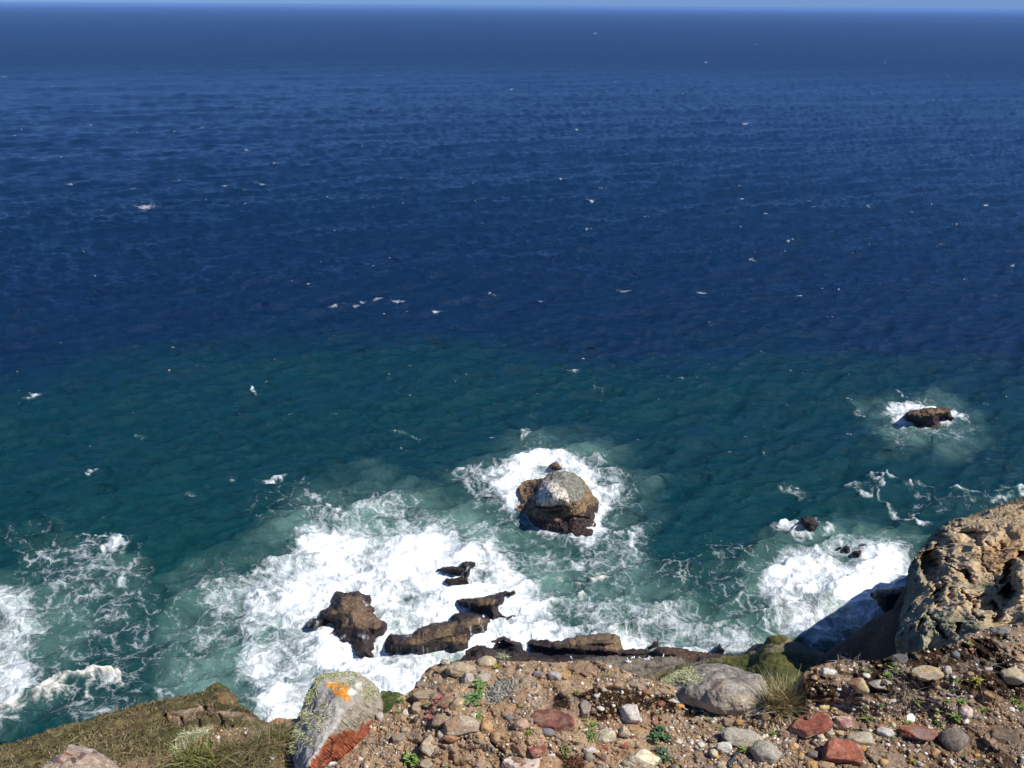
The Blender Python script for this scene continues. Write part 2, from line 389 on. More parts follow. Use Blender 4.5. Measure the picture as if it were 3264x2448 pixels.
# whitecaps of the open sea, small and on their own
caps = [(380, 390, 9, 2), (310, 448, 22, 3), (323, 446, 9, 3), (485, 401, 9, 2), (565, 397, 14, 1.5), (1105, 193, 5, 1.4), (1610, 268, 9, 2), (1280, 437, 8, 2), (1270, 496, 7, 1.6), (1245, 278, 5, 1.3),
        (1350, 628, 18, 3), (1240, 585, 13, 2.4), (665, 622, 6, 2.4), (722, 667, 10, 2), (785, 655, 9, 3), (818, 647, 14, 3), (860, 651, 10, 3), (770, 662, 6, 2), (2035, 530, 10, 3),
        (1775, 685, 14, 2.5), (1515, 630, 9, 2), (2130, 440, 6, 2), (2150, 297, 5, 1.6), (8, 166, 8, 1.5), (1760, 450, 11, 1.6), (1705, 521, 14, 1.6), (533, 325, 8, 1.5), (435, 277, 8, 1.5),
        (195, 267, 7, 1.2), (285, 405, 10, 1.4), (290, 217, 9, 1), (825, 240, 8, 1), (1300, 406, 7, 1.5), (985, 215, 4, 1.2), (1525, 134, 5, 1.2), (1285, 72, 5, 1), (405, 96, 5, 1), (1600, 425, 8, 1.4),
        (945, 670, 8, 1.6), (1170, 645, 12, 1.5), (2135, 360, 5, 1.5), (1970, 457, 4, 1.6), (2190, 573, 4, 1.5), (1720, 642, 12, 1.5), (1655, 465, 10, 1.3), (150, 400, 9, 1.3)]
rg = np.random.RandomState(11)
caps += [(rg.uniform(-150, 2360), 25 + 1010 * rg.uniform() ** 1.15, 0, 0) for _ in range(330)]
cu, cv = su / 1.4756, sv / 1.4756
order = np.arange(len(su)).reshape(RR.shape)
for x, y, rx, ry in caps:
    rnd_ = rx == 0
    if rnd_:
        s_ = 0.35 + 0.65 * y / 700; rx = rg.gamma(2.0, 2.0) * s_ + 1.1; ry = 0.35 + rg.uniform(.05, .42) * s_; dn = rg.uniform(.22, .62) * (.55 + .45 * min(1, y / 600))
    else: dn = .56; ry *= .62; rx *= .95
    P = at_z(np.array(x * 1.4756), np.array(max(y, 20) * 1.4756), 0.0)
    r0 = math.hypot(P[0], P[1]); a0 = math.atan2(P[0], P[1])
    i0 = np.searchsorted(rad, r0); j0 = np.searchsorted(ang, a0)
    if rnd_:                                            # a crest near by carries it
        wn_i, wn_j = 9, 22
        blk = order[max(0, i0 - wn_i):i0 + wn_i + 1, max(0, j0 - wn_j):j0 + wn_j + 1].ravel()
        b_ = blk[np.argmax(D[blk, 2])]; x, y = cu[b_], cv[b_]; i0, j0 = b_ // len(ang), b_ % len(ang)
    wi = int(6 + ry * 4); wj = int(8 + rx * 2.2)
    sl = order[max(0, i0 - wi):i0 + wi + 1, max(0, j0 - wj):j0 + wj + 1].ravel()
    ti = rg.uniform(-.12, .12)
    q = ((cu[sl] - x) / rx) ** 2 + ((cv[sl] - y - ti * (cu[sl] - x)) / ry) ** 2
    tr = ((cu[sl] - x - .5 * rx) / (2.2 * rx)) ** 2 + ((cv[sl] - y + 1.2 * ry - ti * (cu[sl] - x)) / (1.7 * ry)) ** 2
    foam[sl] = np.maximum(foam[sl], np.maximum(dn * np.exp(-q) * 1.1, .30 * np.exp(-tr)))

far_r = np.hypot(sx, sy); inner = sstep(24, 40, far_r)
D *= inner[:, None]
churn = np.zeros(len(sx)); churn[near] = 0.34 * np.clip(f, 0, 1) * fbm(wp * np.array([.22, .36, 1.]), 5, 0.6, True) + 0.08 * np.clip(f, 0, 1)
SV = np.stack([sx + D[:, 0], sy + D[:, 1], D[:, 2] + churn], -1)

m_sea, ns, ls, bs = M('sea water')
geo = ns.new('ShaderNodeNewGeometry'); pos = geo.outputs['Position']
def fattr(nm):
    n = ns.new('ShaderNodeAttribute'); n.attribute_name = nm; return n.outputs['Fac']
aF, aS, aA, aC = fattr('foam'), fattr('shoal'), fattr('aerated'), fattr('cream')
wn_ = ns.new('ShaderNodeTexNoise'); wn_.inputs['Scale'].default_value = 0.33; wn_.inputs['Detail'].default_value = 5; wn_.inputs['Roughness'].default_value = .6
ls.new(pos, wn_.inputs['Vector'])
sub = ns.new('ShaderNodeVectorMath'); sub.operation = 'SUBTRACT'; ls.new(wn_.outputs['Color'], sub.inputs[0]); sub.inputs[1].default_value = (.5, .5, .5)
scl = ns.new('ShaderNodeVectorMath'); scl.operation = 'SCALE'; ls.new(sub.outputs[0], scl.inputs[0]); scl.inputs[3].default_value = 5.5
add = ns.new('ShaderNodeVectorMath'); add.operation = 'ADD'; ls.new(pos, add.inputs[0]); ls.new(scl.outputs[0], add.inputs[1])
warp = add.outputs[0]
l1 = remap(ns, ls, voro_n(ns, ls, warp, 0.42, dims='2D'), 0.0, 0.16, 1, 0)
l2 = remap(ns, ls, voro_n(ns, ls, warp, 1.25, dims='2D'), 0.0, 0.2, 1, 0)
nz = noise_n(ns, ls, warp, 0.85, 9, 0.68)
nz = remap(ns, ls, nz, .28, .72)
nz2 = remap(ns, ls, noise_n(ns, ls, warp, 3.6, 5, .65), .3, .7)
nz = math_n(ns, ls, 'ADD', math_n(ns, ls, 'MULTIPLY', nz, .72), math_n(ns, ls, 'MULTIPLY', nz2, .28))
lace = math_n(ns, ls, 'ADD', math_n(ns, ls, 'MULTIPLY', nz, 0.55), math_n(ns, ls, 'ADD', math_n(ns, ls, 'MULTIPLY', l1, 0.26), math_n(ns, ls, 'MULTIPLY', l2, 0.2)))
fm = math_n(ns, ls, 'ADD', math_n(ns, ls, 'MULTIPLY', aF, 1.25), lace)
mask = remap(ns, ls, fm, 0.74, 1.50)
mask = math_n(ns, ls, 'MULTIPLY', mask, remap(ns, ls, aF, 0.03, 0.2))
deep = mixc(ns, ls, aS, (0.0016, 0.0175, 0.052), (0.0018, 0.042, 0.042))
patchy = math_n(ns, ls, 'MULTIPLY', aA, remap(ns, ls, noise_n(ns, ls, warp, .16, 6, .62), .36, .62, .25, 1.0))
green = mixc(ns, ls, patchy, deep, (0.150, 0.270, 0.225))
basec = mixc(ns, ls, mask, green, mixc(ns, ls, aC, (0.80, 0.83, 0.84), (0.74, 0.70, 0.60)))
ls.new(basec, bs.inputs['Base Color'])
ls.new(math_n(ns, ls, 'MAXIMUM', fattr('chop'), math_n(ns, ls, 'MULTIPLY', mask, 0.8)), bs.inputs['Roughness'])
bs.inputs['IOR'].default_value = 1.333
ls.new(remap(ns, ls, mask, 0, 1, 0.5, 0.1), bs.inputs['Specular IOR Level'])
mp = ns.new('ShaderNodeMapping'); mp.inputs['Scale'].default_value = (0.55, 1.0, 1.0); mp.inputs['Rotation'].default_value = (0, 0, 0.2); ls.new(pos, mp.inputs[0])
b1 = noise_n(ns, ls, mp.outputs[0], 0.55, 9, 0.70, 0.5)
b2 = noise_n(ns, ls, mp.outputs[0], 3.2, 5, 0.6, 0.3)
hh = math_n(ns, ls, 'ADD', math_n(ns, ls, 'MULTIPLY', b1, remap(ns, ls, mask, 0, 1, 1.0, .3)), math_n(ns, ls, 'MULTIPLY', b2, 0.16))
b0 = noise_n(ns, ls, mp.outputs[0], 0.09, 5, 0.6, 0.5)
hh = math_n(ns, ls, 'ADD', hh, math_n(ns, ls, 'MULTIPLY', b0, 3.0))
hh = math_n(ns, ls, 'ADD', hh, math_n(ns, ls, 'MULTIPLY', mask, 0.12))
ls.new(bump_n(ns, ls, hh, 0.62), bs.inputs['Normal'])
sea = mesh_np('sea', SV, gridfaces(len(rad), len(ang))[:, ::-1], m_sea, attrs={'foam': foam, 'shoal': shoal, 'aerated': aer, 'cream': np.clip(cream, 0, 1), 'chop': 0.11 + 0.24 * sstep(.8, 25, dr)})
setting(sea)
# ------------------------------------------------------------------ rocks traced on the photograph, each given its own place, height and back
def relief(name, poly, step, posf, colf, mat, amp=0.0, nscale=1.0, octv=5, warp=0.0, warps=0.05, ridge=False, back=None, parent=None, dispf=None, gain=.55):
    """a solid height sheet over the outline: posf(u, v, d, t) gives the surface (d: distance to the outline, t: 0 bottom .. 1 top),
    back(P) gives where the rim goes down behind and below"""
    pu = [p[0] for p in poly]; pv = [p[1] for p in poly]
    us = np.arange(min(pu) - 3 * step, max(pu) + 4 * step, step); vs = np.arange(min(pv) - 3 * step, max(pv) + 4 * step, step)
    U, Vv = np.meshgrid(us, vs)
    q = np.stack([U * warps, Vv * warps, 0 * U + len(poly)], -1)
    wu_ = U + warp * fbm(q, 3, .6) if warp else U; wv_ = Vv + warp * fbm(q + 31, 3, .6) if warp else Vv
    d = pdist(wu_, wv_, poly); ins = d > 0
    big = np.where(ins, Vv, -1e9).max(0); sml = np.where(ins, Vv, 1e9).min(0)
    ok = big > -1e8
    if not ok.any(): return None
    big = np.interp(us, us[ok], big[ok]); sml = np.interp(us, us[ok], sml[ok])
    kk = max(1, int(10 / step)); ker = np.ones(2 * kk + 1) / (2 * kk + 1)
    big = np.convolve(np.pad(big, kk, 'edge'), ker, 'valid'); sml = np.convolve(np.pad(sml, kk, 'edge'), ker, 'valid')
    t = np.clip((big[None] - Vv) / np.maximum(big - sml, 1)[None], 0, 1)
    P = posf(U, Vv, np.maximum(d, 0), t)
    gx = np.gradient(P, axis=1); gy = np.gradient(P, axis=0)
    Nn = np.cross(gy, gx); Nn /= np.linalg.norm(Nn, axis=-1)[..., None] + 1e-12
    Nn = np.where(((Nn * (CAMP - P)).sum(-1) < 0)[..., None], -Nn, Nn)
    edge = sstep(0, 4 * step, d)
    if amp:
        P = P + Nn * (amp * fbm(P * nscale, octv, gain, ridge) * (0.35 + 0.65 * edge))[..., None]
    if dispf is not None: toc = CAMP - P; toc /= np.linalg.norm(toc, axis=-1)[..., None]; P = P + toc * (dispf(U, Vv, P) * edge)[..., None]
    col = colf(U, Vv, P, Nn, d, t)
    B = back(P) if back else np.stack([P[..., 0], P[..., 1] + 0.3, 0 * P[..., 2] - 2.0], -1)
    PP = np.where(ins[..., None], P, B)
    Fq = gridfaces(len(vs), len(us))
    keep = ins.ravel()[Fq].any(1); Fq = Fq[keep][:, ::-1]
    used = np.unique(Fq); mp_ = np.full(ins.size, -1); mp_[used] = np.arange(len(used))
    return mesh_np(name, PP.reshape(-1, 3)[used], mp_[Fq], mat, col=col.reshape(-1, 3)[used], parent=parent)

BLK, DRK, BRN, TAN = np.array([.026, .018, .016]), np.array([.055, .036, .028]), np.array([.165, .108, .060]), np.array([.26, .17, .095])
def mixv(a, b, f): return a + (b - a) * np.asarray(f)[..., None]
m_searock = rock_mat('wave washed rock', 6.5, 0.26, rough=0.68, contrast=0.75, coarse=1.1, spec=.35)
m_dryrock = rock_mat('cracked guano rock', 4.0, 0.22, rough=0.9, contrast=0.45, coarse=1.0)

def searock(name, poly, zt, zd, sd_, label, brown=None, step=1.7, amp=.24, nscale=.7, warp=3.0, base=DRK, patch=BRN, zf=None, white=(), mat=None, tpow=1.0, extra=None, group=None, ridge=False):
    def posf(u, v, d, t):
        z = 0.12 + zt * sstep(0, 1.0, t) ** tpow * (1 - np.exp(-d / (.35 * sd_))) + zd * (1 - np.exp(-d / sd_))
        if zf: z = z + zf(u, v, d, t)
        return at_z(u, v, z)
    def colf(u, v, P, Nn, d, t):
        n = fbm(P * 1.1, 4, .6); n2 = fbm(P * 4.2 + 9, 3, .6)
        c = mixv(BLK, base, sstep(-.7, .5, n))
        if brown is not None:
            b = pdist(u + 9 * n, v + 7 * n2, brown)
            c = mixv(c, patch * 1.0, sstep(-5, 6, b + 4 * n2))
        c = c * (1 + .25 * n2)[..., None]
        ck = np.abs(fbm(P * np.array([.9, .9, 1.8]) + 21, 3, .6)); c = c * (.42 + .58 * sstep(0, .06, ck))[..., None]
        if extra: c = extra(u, v, P, Nn, c, n, n2)
        for line, w_ in white:                               # thin water running off over the stone
            m_ = np.exp(-(ldist(u + 1.5 * n2, v, line) / w_) ** 2) * sstep(-.7, .3, n2)
            c = mixv(c, np.array([.62, .65, .67]), np.clip(m_, 0, 1) * (.85 if w_ > 2.1 else .4))
        return c
    o = relief(name, poly, step, posf, colf, mat or m_searock, amp, nscale, 6, warp, .06, ridge)
    return tag(o, label, 'rock', group)

A5 = (900, 1700, .4973)
left_poly = Z(*A5, [(345, 372), (430, 378), (490, 365), (520, 390), (565, 395), (570, 430), (555, 460), (595, 470), (595, 495), (580, 510), (620, 545), (660, 565), (675, 600), (665, 630), (635, 655), (605, 665), (610, 690), (590, 705), (595, 740), (570, 755), (590, 790), (570, 808), (530, 800), (480, 780), (465, 750), (430, 700), (350, 685), (350, 650), (300, 645), (330, 610), (325, 575), (285, 570), (255, 600), (215, 620), (185, 600), (150, 600), (170, 545), (230, 540), (240, 495), (310, 460), (320, 410)])
searock('sea_rock', left_poly, 2.1, 1.5, 34, 'brown topped sea rock streaming with water, left of the long rock in the surf',
        Z(*A5, [(395, 400), (500, 395), (540, 440), (590, 500), (640, 570), (610, 610), (500, 610), (400, 610), (370, 560), (300, 530), (350, 470)]),
        white=[(Z(*A5, [(525, 425), (545, 460)]), 3), (Z(*A5, [(500, 655), (545, 665)]), 5), (Z(*A5, [(185, 560), (165, 600)]), 3), (Z(*A5, [(225, 570), (205, 615)]), 4), (Z(*A5, [(330, 640), (300, 660)]), 3),
               (Z(*A5, [(400, 655), (360, 690)]), 3.5), (Z(*A5, [(430, 680), (410, 720)]), 3), (Z(*A5, [(320, 450), (380, 455)]), 1.6)])
long_poly = Z(*A5, [(655, 690), (690, 645), (780, 648), (830, 640), (900, 595), (960, 575), (1060, 560), (1100, 545), (1080, 520), (1180, 505), (1240, 510), (1270, 520), (1340, 540), (1330, 600), (1350, 630), (1300, 650), (1215, 680), (1210, 720), (1190, 750), (1130, 780), (1080, 770), (1060, 750), (1000, 770), (940, 790), (870, 805), (800, 780), (730, 775), (650, 770)])
searock('sea_rock', long_poly, 2.0, 1.5, 26, 'long low brown rock aslant in the surf with two thin waterfalls running off it',
        Z(*A5, [(800, 700), (880, 620), (1000, 590), (1060, 570), (1180, 560), (1260, 540), (1320, 560), (1300, 600), (1200, 620), (1100, 640), (1200, 660), (1190, 700), (1100, 710), (1000, 690), (860, 720)]),
        white=[(Z(*A5, [(1265, 555), (1285, 600), (1290, 655)]), 3.2), (Z(*A5, [(1207, 600), (1216, 680)]), 2.2), (Z(*A5, [(790, 665), (820, 650)]), 4)] +
              [(Z(*A5, [(x, 720 + (x % 7) * 3), (x + 2, 790)]), 1.3) for x in (700, 735, 760, 835, 868, 905, 930, 985)],
        extra=lambda u, v, P, Nn, c, n, n2: mixv(c, np.array([.05, .033, .025]), .8 * np.maximum(pmask(u + 6 * n, v, Z(*A5, [(920, 650), (960, 600), (1005, 600), (960, 680), (925, 690)]), 4), pmask(u + 6 * n, v, Z(*A5, [(1085, 640), (1110, 590), (1190, 580), (1200, 640), (1100, 660)]), 4))))
searock('sea_rock', Z(*A5, [(1110, 430), (1160, 415), (1260, 410), (1360, 385), (1430, 368), (1490, 365), (1505, 390), (1470, 405), (1440, 405), (1420, 440), (1385, 470), (1390, 500), (1410, 520), (1400, 545), (1380, 550), (1365, 600), (1345, 600), (1330, 550), (1270, 520), (1200, 500), (1190, 495), (1130, 460)]),
        1.7, .9, 16, 'dark wedge shaped rock pointing to the right behind the end of the long rock', Z(*A5, [(1250, 420), (1340, 415), (1370, 440), (1310, 470), (1255, 455)]),
        white=[(Z(*A5, [(1197, 450), (1199, 495)]), 2.2), (Z(*A5, [(1195, 505), (1250, 522)]), 4)])
searock('sea_rock', Z(*A5, [(1395, 522), (1440, 532), (1470, 522), (1503, 520), (1480, 545), (1450, 584), (1420, 565)]), .9, .5, 9, 'small dark triangular rock in the foam right of the wedge shaped rock', step=1.4, warp=2)
searock('sea_rock', Z(*A5, [(985, 232), (1030, 213), (1145, 210), (1150, 185), (1180, 175), (1230, 182), (1237, 195), (1215, 215), (1200, 260), (1180, 272), (1150, 265), (1130, 272), (1060, 262), (1020, 245)]), 1.4, .6, 12,
        'small dark rock with a raised end, farther of two small rocks in white water', step=1.4, warp=2, white=[(Z(*A5, [(1190, 215), (1150, 265)]), 3)])
searock('sea_rock', Z(*A5, [(1040, 285), (1100, 288), (1150, 272), (1185, 280), (1200, 318), (1190, 322), (1130, 318), (1080, 328), (1055, 310)]), .8, .5, 10,
        'small flat dark rock, the nearer of two small rocks in the white water', step=1.4, warp=2)

# islet with its whitened dome
A6 = (1400, 1350, .3617)
isl = Z(*A6, [(690, 560), (720, 520), (780, 500), (850, 490), (935, 470), (970, 430), (1050, 420), (1130, 420), (1200, 440), (1260, 480), (1310, 545), (1350, 620), (1390, 660), (1412, 690), (1400, 760), (1375, 815), (1335, 835), (1385, 885), (1360, 940), (1335, 1010), (1260, 1000), (1200, 985), (1170, 960), (1100, 945), (1060, 915), (960, 895), (880, 880), (820, 865), (780, 820), (740, 770), (680, 755), (690, 720), (765, 700), (720, 660), (710, 610)])
isl_h = rbf([(x, y, h) for (x, y), h in zip(Z(*A6, [(690, 580), (760, 640), (860, 560), (935, 470), (1050, 420), (1130, 420), (1260, 480), (1350, 620), (1412, 700), (1380, 815), (1335, 1010), (1200, 985), (1060, 915), (880, 880), (740, 770), (690, 740),
                                                  (880, 650), (950, 560), (1050, 560), (1130, 560), (1220, 620), (1000, 690), (1120, 700), (860, 740), (960, 755), (1080, 760), (1180, 760), (1000, 830), (1200, 840), (1280, 880), (860, 820), (1290, 740), (800, 540), (790, 700)]),
                                              [.5, .8, 2.0, 2.4, 3.4, 3.5, 3.0, 1.6, .4, .4, .2, .2, .2, .2, .2, .3, 2.9, 4.6, 5.2, 4.9, 4.0, 4.4, 4.1, 1.9, 2.2, 2.3, 2.6, 1.2, 1.4, .9, 1.0, 2.0, 1.2, 1.3])])
W_G, GG = np.array([.80, .73, .63]), np.array([.20, .195, .15])
guano = Z(*A6, [(870, 590), (920, 540), (950, 480), (1010, 520), (1060, 570), (1130, 590), (1170, 640), (1160, 700), (1080, 710), (1000, 722), (930, 715), (860, 720), (850, 660)])
lichg = Z(*A6, [(980, 430), (1050, 415), (1130, 415), (1250, 470), (1300, 560), (1270, 660), (1180, 700), (1140, 610), (1060, 560), (960, 500)])
lower = Z(*A6, [(660, 770), (760, 790), (860, 850), (1000, 870), (1120, 835), (1250, 830), (1290, 770), (1390, 680), (1450, 700), (1420, 1050), (1000, 980), (700, 860)])
left_shade = Z(*A6, [(750, 560), (850, 520), (950, 465), (960, 520), (900, 590), (870, 640), (830, 620), (800, 570)])
def isl_col(u, v, P, Nn, d, t):
    n = fbm(P * .9, 4, .6); n2 = fbm(P * 3.0 + 5, 4, .6); n3 = fbm(P * np.array([2.2, 2.2, .7]) + 3, 4, .6)
    c = mixv(np.array([.17, .105, .055]), np.array([.30, .20, .11]), sstep(-.6, .6, n3))
    c = mixv(c, BLK * 1.6, sstep(-6, 6, pdist(u + 14 * n, v + 9 * n2, left_shade)))  # shade side of the dome, its darkness put into the colour
    c = mixv(c, mixv(BLK * 1.3, DRK * 1.2, sstep(-.5, .5, n2)), sstep(-7, 7, pdist(u + 12 * n, v + 10 * n2, lower)))
    c = mixv(c, GG * (1 + .5 * n2)[..., None], sstep(-6, 6, pdist(u + 8 * n, v + 8 * n2, lichg)))
    c = mixv(c, np.array([.45, .44, .40]), .55 * sstep(-6, 6, pdist(u, v, lichg)) * sstep(.15, .7, fbm(P * np.array([3, 3, 6.]), 3)))
    c = mixv(c, W_G * .88 * (1 + .25 * n3)[..., None], .92 * sstep(-.75, -.1, n3 + .4 * n2) * sstep(-9, 8, pdist(u + 9 * n, v + 7 * n2, guano)))
    seam = np.minimum(np.abs(fbm(P * np.array([.55, .55, 2.4]) + 8, 2)), np.abs(fbm(P * np.array([1.8, 1.8, .5]), 2)))
    c = c * (0.45 + .55 * sstep(0, .07, seam))[..., None]
    return c
def isl_pos(u, v, d, t): return at_z(u, v, np.maximum(isl_h(u, v), .1))
def isl_disp(u, v, P):
    seam = np.minimum(np.abs(fbm(P * np.array([.55, .55, 2.4]) + 8, 2)), np.abs(fbm(P * np.array([1.8, 1.8, .5]), 2)))
    crev = np.exp(-(ldist(u, v, Z(*A6, [(862, 735), (950, 742), (1020, 742), (1075, 730)])) / 3.0) ** 2) + .6 * np.exp(-(ldist(u, v, Z(*A6, [(970, 775), (1030, 772), (1080, 760)])) / 4.0) ** 2)
    crev = crev + .7 * np.exp(-(ldist(u, v, Z(*A6, [(1120, 830), (1200, 820), (1330, 835)])) / 2.5) ** 2)
    return -.22 * (1 - sstep(0, .08, seam)) - 1.2 * np.clip(crev, 0, 1)
o = relief('islet', isl, 1.5, isl_pos, isl_col, m_dryrock, .26, .8, 6, 3, .06, dispf=isl_disp)
tag(o, 'big rounded rock islet with a whitened dome and dark wet foot, ringed by foam', 'rock')
searock('sea_rock', Z(*A6, [(945, 385), (965, 365), (1000, 335), (1035, 330), (1070, 370), (1100, 405), (1090, 418), (1040, 415), (955, 412)]), 1.2, .9, 12, 'small plain brown rock just behind the whitened islet', base=np.array([.16, .085, .05]), patch=np.array([.2, .12, .07]),
        brown=Z(*A6, [(960, 400), (1030, 340), (1080, 400)]), step=1.4, warp=2)

A7 = (2300, 1150, .4358)
searock('sea_rock', Z(*A7, [(1330, 410), (1355, 375), (1420, 355), (1520, 340), (1640, 338), (1670, 350), (1685, 400), (1715, 425), (1680, 440), (1640, 435), (1620, 420), (1605, 445), (1605, 480), (1560, 500), (1500, 490), (1430, 480), (1350, 450)]), 3.2, 1.0, 22,
        'lone brown rock far out on the right with a notch in its right side', Z(*A7, [(1370, 385), (1440, 355), (1560, 345), (1650, 345), (1670, 380), (1600, 400), (1480, 390), (1400, 400)]), base=np.array([.075, .042, .03]), patch=np.array([.19, .115, .05]), step=1.4,
        extra=lambda u, v, P, Nn, c, n, n2: mixv(c, BLK * .7, .75 * sstep(.25, .6, fbm(P * np.array([.5, .5, 2.5]), 3))), amp=.3)
searock('sea_rock', Z(*A7, [(570, 1170), (590, 1140), (640, 1135), (685, 1155), (700, 1195), (690, 1240), (655, 1262), (620, 1255), (565, 1240), (600, 1215), (572, 1200)]), 1.9, 1.0, 12,
        'small round dark rock with a patch of foam on its left', step=1.3, base=np.array([.05, .028, .024]), amp=.35, nscale=1.0)
for pts, lab in (([(890, 1365), (915, 1352), (945, 1365), (945, 1395), (925, 1405), (895, 1390)], 'small wet rock half awash, middle one of the cluster of awash rocks'),
                 ([(960, 1395), (985, 1383), (1022, 1390), (1020, 1412), (1000, 1432), (985, 1415), (962, 1410)], 'wet rock half awash, nearest the white water of the cluster of awash rocks'),
                 ([(1000, 1345), (1030, 1335), (1060, 1345), (1060, 1375), (1045, 1390), (1020, 1365)], 'wet rock half awash, the one on the right of the cluster of awash rocks'),
                 ([(845, 1360), (870, 1352), (890, 1362), (880, 1378), (855, 1372)], 'tiny flat wet rock, the one on the left of the cluster of awash rocks')):
    searock('awash_rock', Z(*A7, pts), .6, .4, 7, lab, step=1.2, base=np.array([.06, .035, .035]), warp=3, group='rocks awash off the cliff', amp=.25, nscale=1.2)
A4 = (2500, 1500, .3918)
searock('sea_rock', Z(*A4, [(705, 990), (740, 970), (820, 960), (900, 948), (1010, 940), (1080, 960), (1080, 1100), (980, 1090), (900, 1120), (820, 1165), (760, 1110), (740, 1070), (715, 1030)]), 5.0, 2.0, 24,
        'dark brown rock at the cliff foot, partly in shade, beside the shaded water', Z(*A4, [(760, 985), (900, 960), (1020, 950), (1000, 1000), (850, 1030), (760, 1020)]), step=1.6, patch=np.array([.12, .065, .03]))

# rock shelf along the shore under the edge
A3 = (1900, 1950, .6166)
shelf = Z(*A5, [(1110, 830), (1180, 750), (1260, 710), (1360, 680), (1430, 660), (1480, 680), (1560, 710), (1600, 680), (1690, 665), (1730, 690), (1830, 675), (1930, 655), (2050, 640), (2130, 640), (2160, 670), (2180, 740)]) + \
    Z(*A3, [(200, 192), (290, 200), (330, 190), (380, 180), (450, 185), (530, 210), (620, 215), (700, 222), (740, 226), (800, 300)]) + [(2400, 2230), (1440, 2230)]
shelf_b = Z(*A5, [(1760, 700), (1900, 670), (2000, 655), (2120, 655), (2170, 690), (2165, 745), (2080, 740), (2060, 700), (1950, 705), (1860, 720)])
shelf_b2 = Z(*A3, [(340, 195), (400, 185), (480, 195), (540, 215), (560, 240), (440, 240), (370, 225)])
grey_z = [(1840, 2110), (1930, 2092), (2030, 2098), (2120, 2085), (2200, 2112), (2380, 2105), (2420, 2260), (1750, 2260)]
gully = [(1520, 2062), (1600, 2044), (1690, 2062), (1760, 2070), (1900, 2078), (2000, 2086), (2085, 2082), (2150, 2096), (2080, 2104), (1960, 2098), (1800, 2098), (1640, 2086)]
def shelf_pos(u, v, d, t):
    z = .25 + 1.9 * (1 - np.exp(-d / 14)) + .035 * np.maximum(v - 2060, 0) * sstep(1440, 1900, u) + .9 * np.exp(-(ldist(u, v, Z(*A5, [(1760, 715), (1950, 685), (2150, 690)])) / 16) ** 2)
    z = z + 1.1 * np.exp(-(ldist(u, v, Z(*A3, [(340, 215), (420, 205), (540, 228)])) / 16) ** 2) + 1.0 * np.exp(-(ldist(u, v, Z(*A5, [(1370, 720), (1430, 690), (1500, 730)])) / 15) ** 2)
    z = z - 1.5 * pmask(u, v, gully, 10)
    return at_z(u, v, z)
def shelf_col(u, v, P, Nn, d, t):
    n = fbm(P * .8, 4, .6); n2 = fbm(P * 2.6 + 9, 4, .6)
    c = mixv(np.array([.030, .019, .016]), np.array([.075, .047, .032]), sstep(-.6, .5, n))
    c = mixv(c, BRN * 1.15, sstep(-5, 5, pdist(u + 8 * n, v + 5 * n2, shelf_b)))
    c = mixv(c, np.array([.115, .060, .032]), sstep(-5, 5, pdist(u + 8 * n, v + 5 * n2, shelf_b2)))
    c = mixv(c, np.array([.035, .040, .012]), .8 * np.exp(-(ldist(u + 9 * n, v + 5 * n2, Z(*A5, [(1900, 740), (2000, 690), (2080, 690)])) / 5) ** 2))
    c = mixv(c, np.array([.014, .013, .014]), .85 * pmask(u + 10 * n, v + 7 * n2, gully, 6))
    c = mixv(c, mixv(np.array([.15, .125, .09]), np.array([.23, .185, .13]), sstep(-.5, .5, fbm(P * np.array([.6, 2.5, 2.5]), 4))), sstep(-8, 8, pdist(u + 8 * n, v + 6 * n2, grey_z)))
    return c
o = relief('rock_shelf', shelf, 1.9, shelf_pos, shelf_col, m_searock, .45, .45, 6, 4, .05)
tag(o, 'long dark rock shelf along the shore just below the cliff edge', 'rock shelf')
searock('sea_rock', Z(*A3, [(620, 207), (628, 190), (636, 168), (642, 165), (650, 182), (664, 195), (664, 215), (650, 221), (626, 218)]), 2.0, .5, 8, 'little black pointed rock standing on the waterline at the shelf end', step=1.1, base=np.array([.02, .015, .014]), warp=2, amp=.2)
searock('sea_rock', Z(*A3, [(268, 182), (285, 165), (300, 152), (320, 153), (323, 170), (310, 182), (285, 188)]), 1.2, .6, 8, 'small reddish brown rock at the water edge in the middle of the shelf', step=1.2, base=np.array([.085, .04, .03]), warp=2, amp=.2)

# ------------------------------------------------------------------ terrain below and beside: shore slope, hillside, headland
def slope_pos(u, v, d, t):
    zz = slope_h(u, v); return at_z(u, v, zz)
slope_h = rbf([(2050, 2180, 7), (2110, 2150, 6), (2200, 2110, 5.0), (2330, 2085, 3.5), (2369, 2080, 1.5), (2412, 2052, 2.2), (2449, 2032, 2.6), (2486, 2023, 3.0), (2517, 2036, 2.4), (2578, 2064, 1.2), (2628, 2083, .8), (2700, 2100, 1), (2860, 2110, 5),
               (2486, 2050, 5.0), (2460, 2070, 6.0), (2440, 2120, 8), (2560, 2110, 5), (2300, 2150, 8), (2300, 2320, 16), (2600, 2320, 17), (2860, 2250, 15), (2050, 2320, 15)])
slope_poly = [(1980, 2165), (2050, 2150), (2105, 2138), (2160, 2118), (2250, 2100), (2310, 2090)] + Z(*A3, [(740, 224), (765, 208), (800, 182), (830, 165), (860, 163), (890, 132), (950, 118), (985, 130), (1000, 142), (1060, 165), (1100, 185), (1140, 192), (1180, 212), (1240, 225), (1340, 240), (1560, 250)]) + [(2870, 2330), (1980, 2330)]
gtop = Z(*A3, [(885, 135), (950, 118), (990, 135), (980, 160), (930, 175), (870, 165)])
